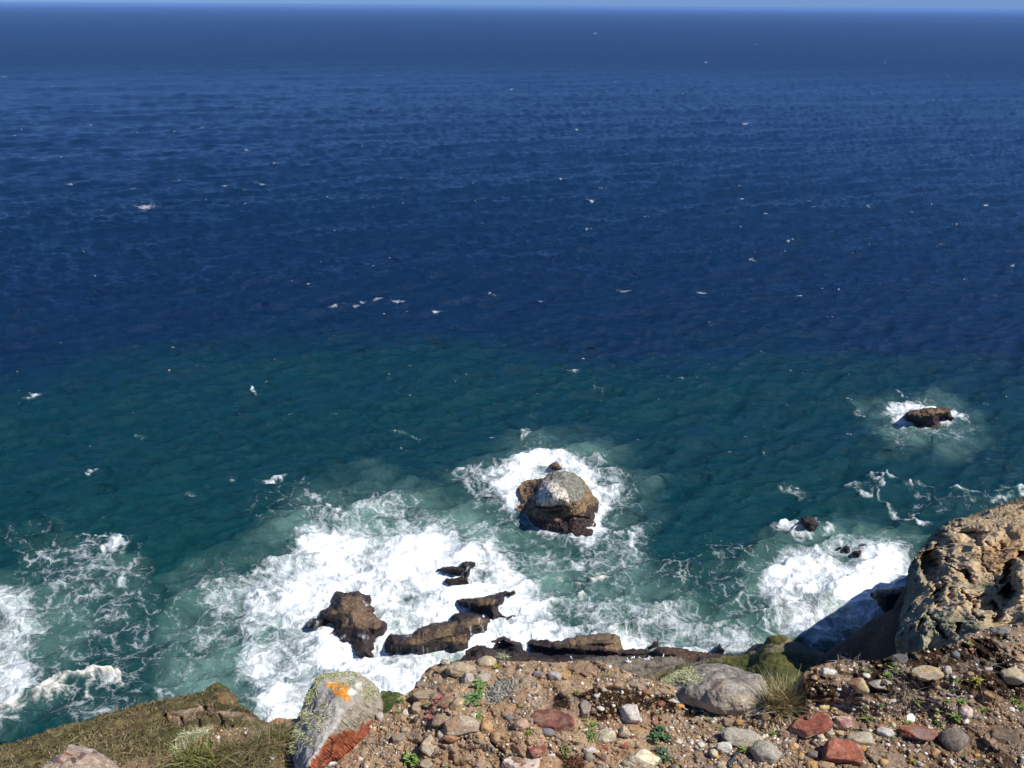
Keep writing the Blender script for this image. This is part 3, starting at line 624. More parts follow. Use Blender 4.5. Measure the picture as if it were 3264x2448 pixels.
def slope_col(u, v, P, Nn, d, t):
    n = fbm(P * .5, 4, .6); n2 = fbm(P * 2.2, 4, .6)
    c = mixv(np.array([.16, .125, .07]), np.array([.26, .20, .13]), sstep(-.5, .5, n2))
    g = np.maximum(sstep(-10, 10, pdist(u + 10 * n, v + 8 * n2, [(2090, 2180), (2110, 2150), (2160, 2125), (2250, 2108), (2330, 2092), (2420, 2080), (2480, 2070), (2600, 2090), (2900, 2120), (2900, 2330), (2050, 2330)])), sstep(-5, 5, pdist(u + 5 * n, v + 4 * n2, gtop)))
    c = mixv(c, mixv(np.array([.042, .052, .013]), np.array([.105, .098, .034]), sstep(-.5, .6, n2)), g)
    c = mixv(c, np.array([.14, .11, .03]), .6 * pmask(u, v, gtop, 5) * sstep(-.2, .4, n2))
    return c
m_turf = rock_mat('turf and soil', 6.0, 0.12, rough=0.95, contrast=0.5, coarse=1.0, spec=.1)
o = relief('shore_slope', slope_poly, 2.2, slope_pos, slope_col, m_turf, .40, .5, 6, 4, .05)
setting(o, label='green shore slope with a low grassy knoll between the shelf and the cliff')

# hillside beyond the outcrop: a ridge that runs up to the right, out of the picture, and shades the cove
hx = np.linspace(22, 150, 150); hy = np.linspace(24, 108, 130)
HX, HY = np.meshgrid(hx, hy)
xs = np.interp(HY, [24, 60, 73, 75.5, 78, 81, 84.5, 87, 92, 100, 108], [25, 25.5, 26.5, 28.5, 32, 36, 41, 47, 62, 85, 110])
q = xy3(HX, HY)
rise = np.maximum(HX - xs + 1.6 * fbm(q * .25, 4), -3)
HZ = np.where(rise > 0, np.minimum(rise * 2.5, np.interp(HY, [24, 62, 73, 81], [22, 19, 19, 12])), rise * 1.3) + .5 * fbm(q * .5, 4) * sstep(0, 4, rise)
out_sil = [(2858, 2092), (2864, 2050), (2860, 2009), (2876, 1931), (2892, 1860), (2907, 1802), (2923, 1759), (2943, 1735), (2970, 1704), (3009, 1676), (3056, 1649), (3111, 1629), (3166, 1610), (3225, 1590), (3264, 1580)]
for _ in range(60):                                     # keep the ridge below the sight line over the outcrop
    pu_, pv_ = to_px(np.stack([HX, HY, HZ], -1))
    lim = np.interp(pu_, [p[0] for p in out_sil] + [3400, 3600], [p[1] for p in out_sil] + [1548, 1560]) + 30
    lim = np.where(pu_ < 2858, np.interp(pu_, [2540, 2560, 2600, 2690, 2780, 2858], [2135, 2128, 2100, 2040, 1972, 1935]), lim)
    bad = (pv_ < lim) & (pu_ < 3560) & (HZ > -2.5)
    HZ = np.where(bad, np.maximum(HZ - .6, -2.6), HZ)
n = fbm(q * .3, 4, .6)
hcol = mixv(np.array([.06, .045, .03]), np.array([.13, .095, .06]), sstep(-.6, .6, n))
setting(mesh_np('hillside', np.stack([HX, HY, HZ], -1).reshape(-1, 3), gridfaces(130, 150), m_turf, col=hcol.reshape(-1, 3)), label='dark steep rock slope running up to the right out of the picture')

# headland on the left, dry grass over crags
hl_poly = [(-700, 2560), (-300, 2455), (0, 2380), (80, 2355), (150, 2330), (240, 2308), (330, 2272), (400, 2252), (480, 2237), (560, 2221), (640, 2203), (672, 2190), (700, 2181), (722, 2188), (740, 2208), (765, 2245), (790, 2258), (808, 2275), (826, 2298), (850, 2304), (900, 2300), (960, 2310), (960, 2620), (-700, 2720)]
hl_d = rbf([(-700, 2560, 19.5), (0, 2380, 20), (240, 2308, 20.5), (480, 2237, 21), (700, 2181, 21.5), (740, 2208, 21), (826, 2298, 18.5), (900, 2300, 18), (0, 2448, 17), (240, 2400, 17.2), (420, 2330, 18.2), (560, 2300, 18.8), (640, 2260, 19.6), (620, 2350, 16.8), (740, 2330, 16.9), (560, 2440, 14.5), (300, 2500, 14.2), (-700, 2700, 14), (960, 2620, 12)])
crag = [(520, 2265), (560, 2245), (620, 2240), (660, 2235), (690, 2215), (720, 2205), (760, 2250), (790, 2270), (800, 2300), (740, 2330), (660, 2340), (600, 2330), (560, 2310)]
def hl_pos(u, v, d, t): return at_dist(u, v, hl_d(u, v))
def hl_disp(u, v, P):
    k = np.zeros(np.shape(u))
    for ln, w_, dp in (([(512, 2275), (530, 2300), (545, 2325)], 5, .5), ([(578, 2285), (582, 2320)], 4, .5), ([(636, 2305), (638, 2335)], 4, .5), ([(690, 2280), (705, 2305), (712, 2325)], 6, .7), ([(740, 2305), (728, 2330)], 5, .4), ([(650, 2255), (672, 2290)], 4, .3)):
        k = k - dp * np.exp(-(ldist(u, v, ln) / w_) ** 2)
    return k + .16 * pmask(u, v, crag, 18) * fbm(P * 1.6, 5, .6, True)
def hl_col(u, v, P, Nn, d, t):
    n = fbm(P * .5 + 3, 4, .6); n2 = fbm(P * 2.4, 4, .6); n3 = fbm(P * np.array([1.5, 1.5, 4.]) + 7, 4, .6)
    c = mixv(np.array([.075, .062, .026]), np.array([.175, .135, .062]), sstep(-.6, .6, n2 + .5 * n))
    c = mixv(c, np.array([.055, .070, .018]), .7 * sstep(.1, .7, n + .4 * n3))
    c = mixv(c, np.array([.060, .048, .030]), .75 * sstep(.2, .6, n3) * sstep(2290, 2400, v + u * .12))
    cr_ = pmask(u + 14 * n, v + 10 * n2, crag, 12)
    c = mixv(c, mixv(np.array([.22, .13, .075]), np.array([.36, .26, .18]), sstep(-.5, .5, n3)), cr_ * sstep(-.05, .35, fbm(P * 1.1 + 20, 4, .6)))
    for (x, y, r) in ((528, 2290, 10), (640, 2325, 9), (700, 2318, 9), (705, 2222, 12)):
        c = mixv(c, np.array([.26, .10, .055]), .8 * np.exp(-((u - x) ** 2 + (v - y) ** 2) / r ** 2) * sstep(-.4, .3, n2))
    return c
def hl_back(P): return P + np.array([-4.0, 5.0, -9.0])
m_head = rock_mat('headland turf', 16.0, 0.05, rough=0.95, contrast=0.45, coarse=3.0, spec=.1)
o = relief('headland', hl_poly, 2.2, hl_pos, hl_col, m_head, .16, 1.2, 6, 4, .03, back=hl_back, dispf=hl_disp)
setting(o, label='grassy headland with a reddish crag, low down on the left')

# outcrop at the right edge: weathered, pitted sandstone
oc = [(2866, 2160), (2864, 2080), (2858, 2045), (2860, 2009), (2868, 1965), (2876, 1931), (2890, 1890), (2892, 1845), (2907, 1802), (2923, 1759), (2943, 1735), (2970, 1704), (3009, 1676), (3056, 1649), (3111, 1629), (3166, 1610), (3225, 1590), (3264, 1578), (3420, 1545), (3700, 1540), (3800, 1700), (3800, 2160)]
oc_d = rbf([(2862, 2080, 11.5), (2860, 2009, 11.7), (2880, 1920, 12.2), (2923, 1759, 13.4), (3009, 1676, 14.4), (3111, 1629, 15.7), (3264, 1578, 16.4), (3420, 1545, 17), (3700, 1540, 17), (2900, 2060, 11.1), (2930, 1960, 11.5), (2960, 1840, 12.3), (3030, 1760, 13.0), (3120, 1690, 14), (3040, 1900, 11.5), (3000, 2060, 10.6), (3150, 1850, 12.0),
            (3100, 2050, 10.3), (3250, 1700, 13.4), (3250, 2000, 10.6), (3400, 1800, 12), (3800, 1700, 14), (3800, 2160, 10), (2870, 2160, 11.2), (3264, 2160, 9.9)])
O4 = lambda pts: Z(*A4, pts)
def el(u, v, x0, y0, x1, y1, pw=2.2):
    cx, cy, rx, ry = [(2500 + .3918 * (x0 + x1) / 2), (1500 + .3918 * (y0 + y1) / 2), .3918 * (x1 - x0) / 2, .3918 * (y1 - y0) / 2]
    return np.exp(-(((u - cx) / rx) ** 2 + ((v - cy) / ry) ** 2) ** pw * .9)
def oc_disp(u, v, P):
    n = fbm(P * 2.2, 5, .65); a_, b_ = u + 17 * n, v + 17 * fbm(P * 2.2 + 30, 4, .6)
    k = 0
    for box, dp in (((1130, 640, 1275, 890), 1.5), ((1160, 530, 1330, 640), .8), ((1450, 500, 1600, 590), .75), ((1545, 540, 1600, 640), .5), ((1445, 805, 1515, 895), .6), ((1190, 930, 1300, 1090), .8), ((1770, 800, 1870, 1080), 1.1),
                    ((1900, 590, 1990, 760), .8), ((1030, 1270, 1065, 1320), .35), ((1120, 1230, 1165, 1345), .4), ((1350, 975, 1400, 1055), .35), ((1410, 1260, 1450, 1330), .4), ((1700, 1120, 1760, 1260), .5), ((1740, 500, 1860, 560), .25), ((1320, 440, 1460, 500), .35),
                    ((940, 1270, 1000, 1310), .25), ((1780, 980, 1900, 1090), .7)):
        k = k - dp * el(a_, b_, *box)
    for ln, w_, dp in ((O4([(1190, 1180), (1230, 1240), (1270, 1290), (1310, 1360)]), 5, .4), (O4([(1450, 980), (1470, 1050), (1530, 1100), (1580, 1090)]), 4, .35), (O4([(1270, 880), (1300, 1000), (1250, 1090)]), 4, .3), (O4([(1540, 1130), (1560, 1190), (1620, 1200)]), 4, .25),
                       (O4([(1330, 690), (1420, 800), (1450, 830)]), 3, .22), (O4([(1650, 580), (1700, 620), (1760, 560)]), 4, .25), (O4([(1600, 700), (1680, 830), (1720, 1000)]), 3, .18)):
        k = k - dp * np.exp(-(ldist(a_, b_, ln) / w_) ** 2)
    for box, dp in (((1420, 560, 1600, 800), .35), ((1460, 1000, 1600, 1110), .3), ((1870, 750, 2000, 1080), .6), ((1155, 590, 1225, 690), .5), ((1520, 1130, 1680, 1300), .3), ((1340, 540, 1420, 900), .2)):
        k = k + dp * el(a_, b_, *box, 1.3)
    return .50 * k + .10 * fbm(P * 1.1 + 70, 5, .58, True) + .05 * fbm(P * 3.2, 5, .62) - .05 * sstep(.35, .7, fbm(P * 5 + 4, 3, .6))
def oc_pos(u, v, d, t): return at_dist(u, v, oc_d(u, v) + .9 * np.exp(-d / 16))
def oc_col(u, v, P, Nn, d, t):
    n = fbm(P * .8 + 3, 4, .6); n2 = fbm(P * 3.4, 5, .62)
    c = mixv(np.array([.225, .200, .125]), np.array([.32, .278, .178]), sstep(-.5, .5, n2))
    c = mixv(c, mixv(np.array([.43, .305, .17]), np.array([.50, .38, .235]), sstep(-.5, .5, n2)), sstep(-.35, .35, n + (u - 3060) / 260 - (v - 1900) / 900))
    c = mixv(c, np.array([.42, .245, .115]), .8 * pmask(u + 14 * n, v + 14 * n2, O4([(1640, 640), (1760, 560), (1950, 480), (1950, 640), (1850, 800), (1720, 790), (1600, 700)]), 12))
    c = mixv(c, np.array([.36, .22, .10]), .6 * sstep(.25, .6, fbm(P * 1.5 + 11, 4, .6)))
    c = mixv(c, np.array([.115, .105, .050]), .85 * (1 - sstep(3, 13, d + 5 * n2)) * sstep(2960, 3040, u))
    c = mixv(c, np.array([.055, .035, .022]), .5 * sstep(.45, .8, fbm(P * 2.2 + 60, 4, .6)))
    return c
m_oc = rock_mat('pitted sandstone', 22.0, 0.03, rough=0.95, contrast=0.38, coarse=4.0, spec=.15, pits=.6)
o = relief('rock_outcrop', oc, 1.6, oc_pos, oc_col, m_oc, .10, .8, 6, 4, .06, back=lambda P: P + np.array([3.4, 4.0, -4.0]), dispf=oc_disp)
tag(o, 'tall tan sandstone outcrop full of hollows at the right edge', 'rock outcrop')

# a low green slope seen between the lichened boulder and the bank
gk = [(1185, 2290), (1195, 2212), (1215, 2202), (1245, 2199), (1275, 2206), (1300, 2218), (1340, 2236), (1350, 2290)]
gk_d = rbf([(1185, 2290, 40), (1215, 2202, 46), (1300, 2218, 46), (1350, 2290, 40), (1250, 2250, 42)])
o = relief('grassy_slope', gk, 1.8, lambda u, v, d, t: at_dist(u, v, gk_d(u, v)), lambda u, v, P, Nn, d, t: mixv(np.array([.045, .06, .015]), np.array([.12, .13, .045]), sstep(-.4, .5, fbm(P * .7, 4, .6))), m_turf, .25, .6, 5, 3, .06, back=lambda P: P + np.array([-1., 4, -7]))
setting(o, label='dark green grassy slope far below between the lichen boulder and the bank')
# ------------------------------------------------------------------ the ground at the edge of the cliff: conglomerate with soil, gravel and moss
Z0 = CAM_H - 1.9
edge_pts = [(-1200, 2640), (-200, 2570), (100, 2540), (330, 2480), (380, 2448), (425, 2418), (520, 2405), (565, 2384), (592, 2348), (650, 2331), (740, 2322), (830, 2310), (880, 2293), (930, 2290), (1000, 2290), (1200, 2285), (1236, 2270), (1263, 2238),
            (1290, 2217), (1322, 2192), (1340, 2162), (1357, 2136), (1385, 2120), (1407, 2112), (1450, 2108), (1511, 2106), (1596, 2105), (1655, 2108), (1700, 2106), (1765, 2112), (1830, 2106), (1900, 2106), (1962, 2124), (2042, 2157), (2110, 2176), (2200, 2205), (2330, 2225), (2420, 2246),
            (2452, 2276), (2532, 2286), (2546, 2232), (2538, 2178), (2560, 2148), (2580, 2131), (2628, 2114), (2689, 2106), (2794, 2106), (2850, 2090), (2948, 2071), (3041, 2050), (3102, 2019), (3158, 1998), (3264, 1988), (3420, 1975), (3700, 1960), (4500, 1950)]
ex_, ey_ = np.array([p[0] for p in edge_pts], float), np.array([p[1] for p in edge_pts], float)
def edge_v(u):
    u = np.asarray(u, float)
    return np.interp(u, ex_, ey_) + 3.0 * perlin(np.stack([u / 13, 0 * u + 3.3, 0 * u], -1)) + 1.6 * perlin(np.stack([u / 5, 0 * u + 8.3, 0 * u], -1))
lump = [(2541, 2235), (2534, 2175), (2560, 2140), (2640, 2060), (3400, 1900), (4600, 1850), (4600, 2160), (3300, 2195), (3120, 2185), (2960, 2200), (2880, 2235), (2760, 2245), (2720, 2270), (2640, 2275), (2570, 2262)]
cracks = [Z(1150, 2050, .2712, q) for q in ([(1520, 1010), (1530, 1150), (1600, 1230), (1670, 1280)], [(1000, 820), (1020, 860)], [(700, 760), (690, 810)], [(590, 700), (620, 790)], [(690, 1180), (690, 1250)], [(880, 960), (940, 990)], [(1160, 1030), (1230, 1130)], [(1640, 1360), (1680, 1440)])]
def hgt(u, v):
    """height of the ground above its mean plane where the line of sight through (u, v) meets it"""
    P = at_z(u, v, Z0); q = xy3(P[..., 0], P[..., 1])
    h = .030 * fbm(q * 2.2, 3) + .015 * fbm(q * 8 + 4, 4, .55) + .0065 * fbm(q * 34 + 9, 4, .62)
    h = h + .105 * sstep(-14, 22, u - 2545 - 8 * fbm(q * 9 + 3, 3)) * sstep(2335, 2185, v + .10 * (u - 2600) - 14 * fbm(q * 7 + 8, 3)) * (1 + .25 * fbm(q * 9, 4))
    for ln in cracks: h = h - .018 * np.exp(-(ldist(u + 3 * fbm(q * 60, 2), v, ln) / 3.2) ** 2)
    h = h + .05 * sstep(1150, 1500, u) * (1 - sstep(2330, 2448, v)) * (1 - sstep(1700, 2100, u))
    h = h + .045 * np.exp(-(((u - 720) / 170) ** 2 + ((v - 2340) / 60) ** 2))
    return h
def ground_at(u, v, sink=0.0):
    return at_z(np.asarray(u, float), np.asarray(v, float), Z0 + hgt(u, v) - sink)
gu = np.concatenate([np.arange(-1200, -40, 30), np.arange(-40, 3310, 2.3), np.arange(3312, 4300, 4.5), np.arange(4310, 4500, 40)])
tt = np.linspace(0, 1, 185)
ev_ = edge_v(gu)
GV = ev_[None] + (2580 - ev_)[None] * (tt[:, None] ** 1.0); GU = np.broadcast_to(gu, GV.shape)
HG = hgt(GU, GV)
# cobbles set in the conglomerate: low domes in the ground sheet, each with its own tone
CB = np.zeros(GV.shape); rgc = np.random.RandomState(77); cobw = np.zeros(GV.shape); cobc = np.zeros(GV.shape + (3,))
cpal = np.array([(.46, .34, .22), (.40, .31, .22), (.36, .30, .24), (.46, .29, .15), (.33, .235, .16), (.44, .30, .22), (.54, .45, .34), (.28, .235, .20), (.42, .27, .18)])
for k in range(820):
    cu0 = rgc.uniform(930, 4250); e0 = float(edge_v(np.array([cu0]))[0]); cv0 = rgc.uniform(e0 - 2, 2470)
    ru = 5 + rgc.gamma(1.7, 6.0); rv = ru * rgc.uniform(.55, .95); th = rgc.uniform(-.6, .6)
    if cu0 > 2000: ru, rv = ru * .8, rv * .8
    j0, j1 = np.searchsorted(gu, cu0 - 1.6 * ru), np.searchsorted(gu, cu0 + 1.6 * ru)
    if j1 - j0 < 3: continue
    a_, b_ = GU[:, j0:j1] - cu0, GV[:, j0:j1] - cv0
    an = np.arctan2(b_, a_); wob = 1 + .16 * np.sin(3 * an + k) + .10 * np.sin(5 * an + 2.1 * k)
    q_ = np.hypot((a_ * math.cos(th) + b_ * math.sin(th)) / ru, (-a_ * math.sin(th) + b_ * math.cos(th)) / rv) / wob
    hh_ = ru / FPX * 2.9 * rgc.uniform(.12, .36)
    CB[:, j0:j1] = np.maximum(CB[:, j0:j1], hh_ * np.sqrt(np.clip(1 - q_ ** 2.6, 0, 1))); HG[:, j0:j1] -= .0022 * np.exp(-((q_ - 1.12) / .13) ** 2)
    m_ = sstep(1.03, .9, q_); cc = cpal[rgc.randint(9)] * rgc.uniform(.75, 1.15)
    cobc[:, j0:j1] = mixv(cobc[:, j0:j1], cc, m_); cobw[:, j0:j1] = np.maximum(cobw[:, j0:j1], m_); 
GP = at_z(GU, GV, Z0 + HG + CB)
rim = GP[0]; outd = np.stack([0.25 * (rim[:, 0] - 0.2), 0 * rim[:, 0] + 1, 0 * rim[:, 0]], -1); outd /= np.linalg.norm(outd, axis=1)[:, None]
rows = []
for a_, b_ in ((.012, .012), (.02, .06), (.03, .2), (.12, .6), (.6, 2), (2.5, 6), (10, 18), (26, 38), (40, 60.5)):
    jit = .25 * a_ * fbm(xy3(gu / 60, 0 * gu + b_), 2)
    rows.append(rim + outd * (a_ + jit)[:, None] - np.array([0, 0, b_]))
near_rows = []
last = GP[-1]
for yy, dz in ((1.2, .02), (.4, .05), (-.6, .05), (-3, .1), (-9, .6), (-20, 2)):
    near_rows.append(np.stack([last[:, 0] * (1 + .08 * (2 - yy)), 0 * last[:, 0] + yy, 0 * last[:, 0] + Z0 - .02 + dz * .3], -1))
GR = np.concatenate([np.stack(rows[::-1]), GP, np.stack(near_rows)])
nr, nc = GR.shape[:2]
allu = np.broadcast_to(gu, (nr, nc)); allv = np.concatenate([np.repeat(GV[:1], len(rows), 0), GV, np.repeat(GV[-1:], len(near_rows), 0)])
moss_polys = [Z(1700, 2050, .3617, [(420, 470), (520, 410), (700, 400), (860, 430), (1080, 470), (1300, 520), (1530, 560), (1560, 600), (1400, 640), (1200, 610), (1040, 640), (960, 560), (840, 530), (760, 640), (560, 660), (500, 610), (430, 560)]),
              Z(1700, 2050, .3617, [(180, 470), (260, 440), (310, 500), (300, 580), (220, 590), (170, 530)]), Z(1700, 2050, .3617, [(270, 1000), (440, 1000), (450, 1100), (270, 1110)])]
def moss_mask(u, v, q):
    n = fbm(q * 9 + 2, 4, .6); m_ = np.zeros(np.shape(u))
    for p in moss_polys: m_ = np.maximum(m_, sstep(-4, 6, pdist(u + 12 * n, v + 9 * n, p) + 9))
    big = sstep(0, 20, pdist(u + 10 * n, v + 10 * n, [(2560, 2260), (2545, 2160), (2580, 2120), (2800, 2095), (3264, 1980), (3600, 1960), (3600, 2260), (3200, 2245), (3150, 2215), (3000, 2215), (2860, 2225), (2760, 2225), (2700, 2240)]))
    m_ = np.maximum(m_, big * sstep(-.38, .02, fbm(q * 6 + 20, 4, .6)))
    m_ = np.maximum(m_, .8 * sstep(2400, 2440, v + .1 * (u - 2900)) * sstep(2900, 3000, u) * sstep(-.2, .2, n))
    return m_
qg = xy3(GR[..., 0], GR[..., 1])
na, nb, ncn = fbm(qg * 5, 4, .6), fbm(qg * 18 + 7, 4, .6), fbm(qg * 60 + 3, 3, .6)
tan_, ochre, brown_, greyb = np.array([.46, .33, .215]), np.array([.42, .255, .125]), np.array([.29, .195, .118]), np.array([.285, .215, .155])
gcol = mixv(tan_, ochre, sstep(-.25, .45, na + .5 * nb))
gcol = mixv(gcol, brown_, sstep(0, .6, nb - .4 * na))
gcol = mixv(gcol, mixv(greyb, brown_, sstep(-.4, .4, nb)), .85 * sstep(2000, 2500, allu + 200 * na))
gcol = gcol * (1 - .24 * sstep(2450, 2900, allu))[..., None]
gcol = mixv(gcol, np.array([.43, .33, .235]), .5 * sstep(.2, .6, fbm(qg * 3.5 + 31, 3)))
rr0 = len(rows); nn_ = fbm(qg[rr0:rr0 + len(GP)] * 70 + 5, 4, .65)
gcol[rr0:rr0 + len(GP)] = mixv(gcol[rr0:rr0 + len(GP)], cobc * (1 + .35 * nn_)[..., None], .62 * cobw)
mm = moss_mask(allu, allv, qg)
mm[rr0:rr0 + len(GP)] *= 1 - .6 * cobw * (nn_ > -.1)
gcol = mixv(gcol, mixv(np.array([.020, .011, .006]), np.array([.060, .034, .016]), sstep(-.3, .5, ncn)), mm)
leftg = 1 - sstep(900, 1000, allu); gcol = mixv(gcol, np.array([.20, .15, .085]), .7 * leftg)
for ln in cracks: gcol = mixv(gcol, np.array([.10, .06, .03]), .7 * np.exp(-(ldist(allu + 3 * nb, allv, ln) / 3.2) ** 2))
gcol = gcol * np.array([.86, .82, .78])
m_gnd, ns, ls, bs = M('conglomerate ground')
geo = ns.new('ShaderNodeNewGeometry'); pos = geo.outputs['Position']
at = ns.new('ShaderNodeAttribute'); at.attribute_name = 'Col'; am = ns.new('ShaderNodeAttribute'); am.attribute_name = 'moss'
base = at.outputs['Color']; hsum = None
for sc_, amt, thr in ((80.0, .62, .36), (230.0, .6, .42)):
    vr = ns.new('ShaderNodeTexVoronoi'); vr.feature = 'F1'; vr.inputs['Scale'].default_value = sc_; ls.new(pos, vr.inputs['Vector'])
    cr_ = ns.new('ShaderNodeValToRGB'); cr_.color_ramp.interpolation = 'CONSTANT'
    els = cr_.color_ramp.elements
    cols = [(0, (.17, .115, .07)), (.16, (.42, .30, .17)), (.34, (.55, .50, .43)), (.44, (.20, .17, .15)), (.58, (.46, .25, .11)), (.70, (.34, .24, .15)), (.80, (.70, .66, .58)), (.87, (.26, .10, .06)), (.93, (.10, .09, .085))]
    while len(els) < len(cols): els.new(.5)
    for e_, (p_, c_) in zip(els, cols): e_.position = p_; e_.color = (*c_, 1)
    sep = ns.new('ShaderNodeSeparateColor'); ls.new(vr.outputs['Color'], sep.inputs[0]); ls.new(sep.outputs[0], cr_.inputs[0])
    peb = remap(ns, ls, vr.outputs['Distance'], thr, thr * .72)
    pres = math_n(ns, ls, 'GREATER_THAN', sep.outputs[1], .42)
    f_ = math_n(ns, ls, 'MULTIPLY', math_n(ns, ls, 'MULTIPLY', peb, pres), amt)
    f_ = math_n(ns, ls, 'MULTIPLY', f_, remap(ns, ls, am.outputs['Fac'], 0, 1, 1, .22))
    base = mixc(ns, ls, f_, base, cr_.outputs[0])
    hb = math_n(ns, ls, 'MULTIPLY', math_n(ns, ls, 'MULTIPLY', remap(ns, ls, vr.outputs['Distance'], thr, 0.0), pres), 60.0 / sc_)
    hsum = hb if hsum is None else math_n(ns, ls, 'ADD', hsum, hb)
nf = noise_n(ns, ls, pos, 330, 5, .7)
vm = ns.new('ShaderNodeVectorMath'); vm.operation = 'SCALE'; ls.new(base, vm.inputs[0]); ls.new(remap(ns, ls, nf, .3, .7, .62, 1.3), vm.inputs[3])
ls.new(vm.outputs[0], bs.inputs['Base Color'])
hsum = math_n(ns, ls, 'ADD', hsum, math_n(ns, ls, 'MULTIPLY', nf, .5))
ls.new(bump_n(ns, ls, hsum, .006), bs.inputs['Normal'])
bs.inputs['Roughness'].default_value = .95; bs.inputs['Specular IOR Level'].default_value = .1
setting(mesh_np('ground', GR.reshape(-1, 3), gridfaces(nr, nc)[:, ::-1], m_gnd, col=gcol.reshape(-1, 3), attrs={'moss': mm}))

# ------------------------------------------------------------------ stones
m_stone = rock_mat('stone', 160, .004, rough=.88, contrast=.38, coarse=28, spec=.2)
m_smooth = rock_mat('smooth stone', 300, .0008, rough=.7, contrast=.22, coarse=30, spec=.3)
def icodirs(sub):
    bm = bmesh.new(); bmesh.ops.create_icosphere(bm, subdivisions=sub, radius=1)
    bm.verts.ensure_lookup_table(); V = np.array([v.co[:] for v in bm.verts]); Fc = np.array([[v.index for v in f.verts] for f in bm.faces]); bm.free()
    return V, Fc
ICO = {k: icodirs(k) for k in (1, 2, 3, 4, 5)}
def rotm(rg, tilt=1.0):
    a, b, c = rg.uniform(-PI, PI), rg.uniform(-.5, .5) * tilt, rg.uniform(-.5, .5) * tilt
    ca, sa, cb, sb, cc, sc2 = math.cos(a), math.sin(a), math.cos(b), math.sin(b), math.cos(c), math.sin(c)
    return np.array([[cc, -sc2, 0], [sc2, cc, 0], [0, 0, 1]]) @ np.array([[cb, 0, sb], [0, 1, 0], [-sb, 0, cb]]) @ np.array([[1, 0, 0], [0, ca, -sa], [0, sa, ca]])
def stone_shape(kind, seed, sub):
    rg = np.random.RandomState(seed); D, Fc = ICO[sub]
    if kind == 'round':
        r = 1 + .20 * fbm(D * 1.2 + seed, 3, .5) + .05 * fbm(D * 4 + seed, 4, .6)
        for k in range(5):
            n_ = rg.normal(size=3); n_ /= np.linalg.norm(n_); r = np.minimum(r, rg.uniform(.74, .95) / np.maximum(D @ n_, .05))
        r = r * (1 + .015 * fbm(D * 9 + seed, 3, .6))
    elif kind == 'oval':
        r = 1 + .07 * fbm(D * 1.1 + seed, 2)
    elif kind == 'block':
        Rm = rotm(rg, .5); r = np.full(len(D), 9.)
        for ax in np.concatenate([np.eye(3), -np.eye(3)]):
            n_ = Rm @ (ax + rg.normal(scale=.16, size=3)); n_ /= np.linalg.norm(n_)
            r = np.minimum(r, rg.uniform(.72, .82) / np.maximum(D @ n_, .05))
        r = np.minimum(r, 1.12 + .05 * fbm(D * 2 + seed, 2)); r = r * (1 + .02 * fbm(D * 6 + seed, 3, .6))
    elif kind == 'slab':
        r = np.full(len(D), 9.)
        for k in range(7):
            a = 2 * PI * k / 7 + rg.uniform(-.35, .35); n_ = np.array([math.cos(a), math.sin(a), rg.uniform(-.15, .25)]); n_ /= np.linalg.norm(n_)
            r = np.minimum(r, rg.uniform(.75, 1.0) / np.maximum(D @ n_, .05))
        for sgn in (1, -1):
            n_ = np.array([rg.uniform(-.12, .12), rg.uniform(-.12, .12), sgn]); r = np.minimum(r, .62 / np.maximum(D @ n_, .05))
        r = r * (1 + .03 * fbm(D * 4 + seed, 3, .6))
    else:                                               # angular
        r = np.full(len(D), 9.)
        for k in range(13):
            n_ = rg.normal(size=3); n_ /= np.linalg.norm(n_); r = np.minimum(r, rg.uniform(.66, .98) / np.maximum(D @ n_, .05))
        r = np.minimum(r, 1.15); r = r * (1 + .05 * fbm(D * 2.4 + seed, 4, .6) + .022 * fbm(D * 9 + seed, 3, .6))
    V = D * r[:, None]
    V = V - (V.max(0) + V.min(0)) / 2
    return V / ((V.max(0) - V.min(0)) / 2), Fc
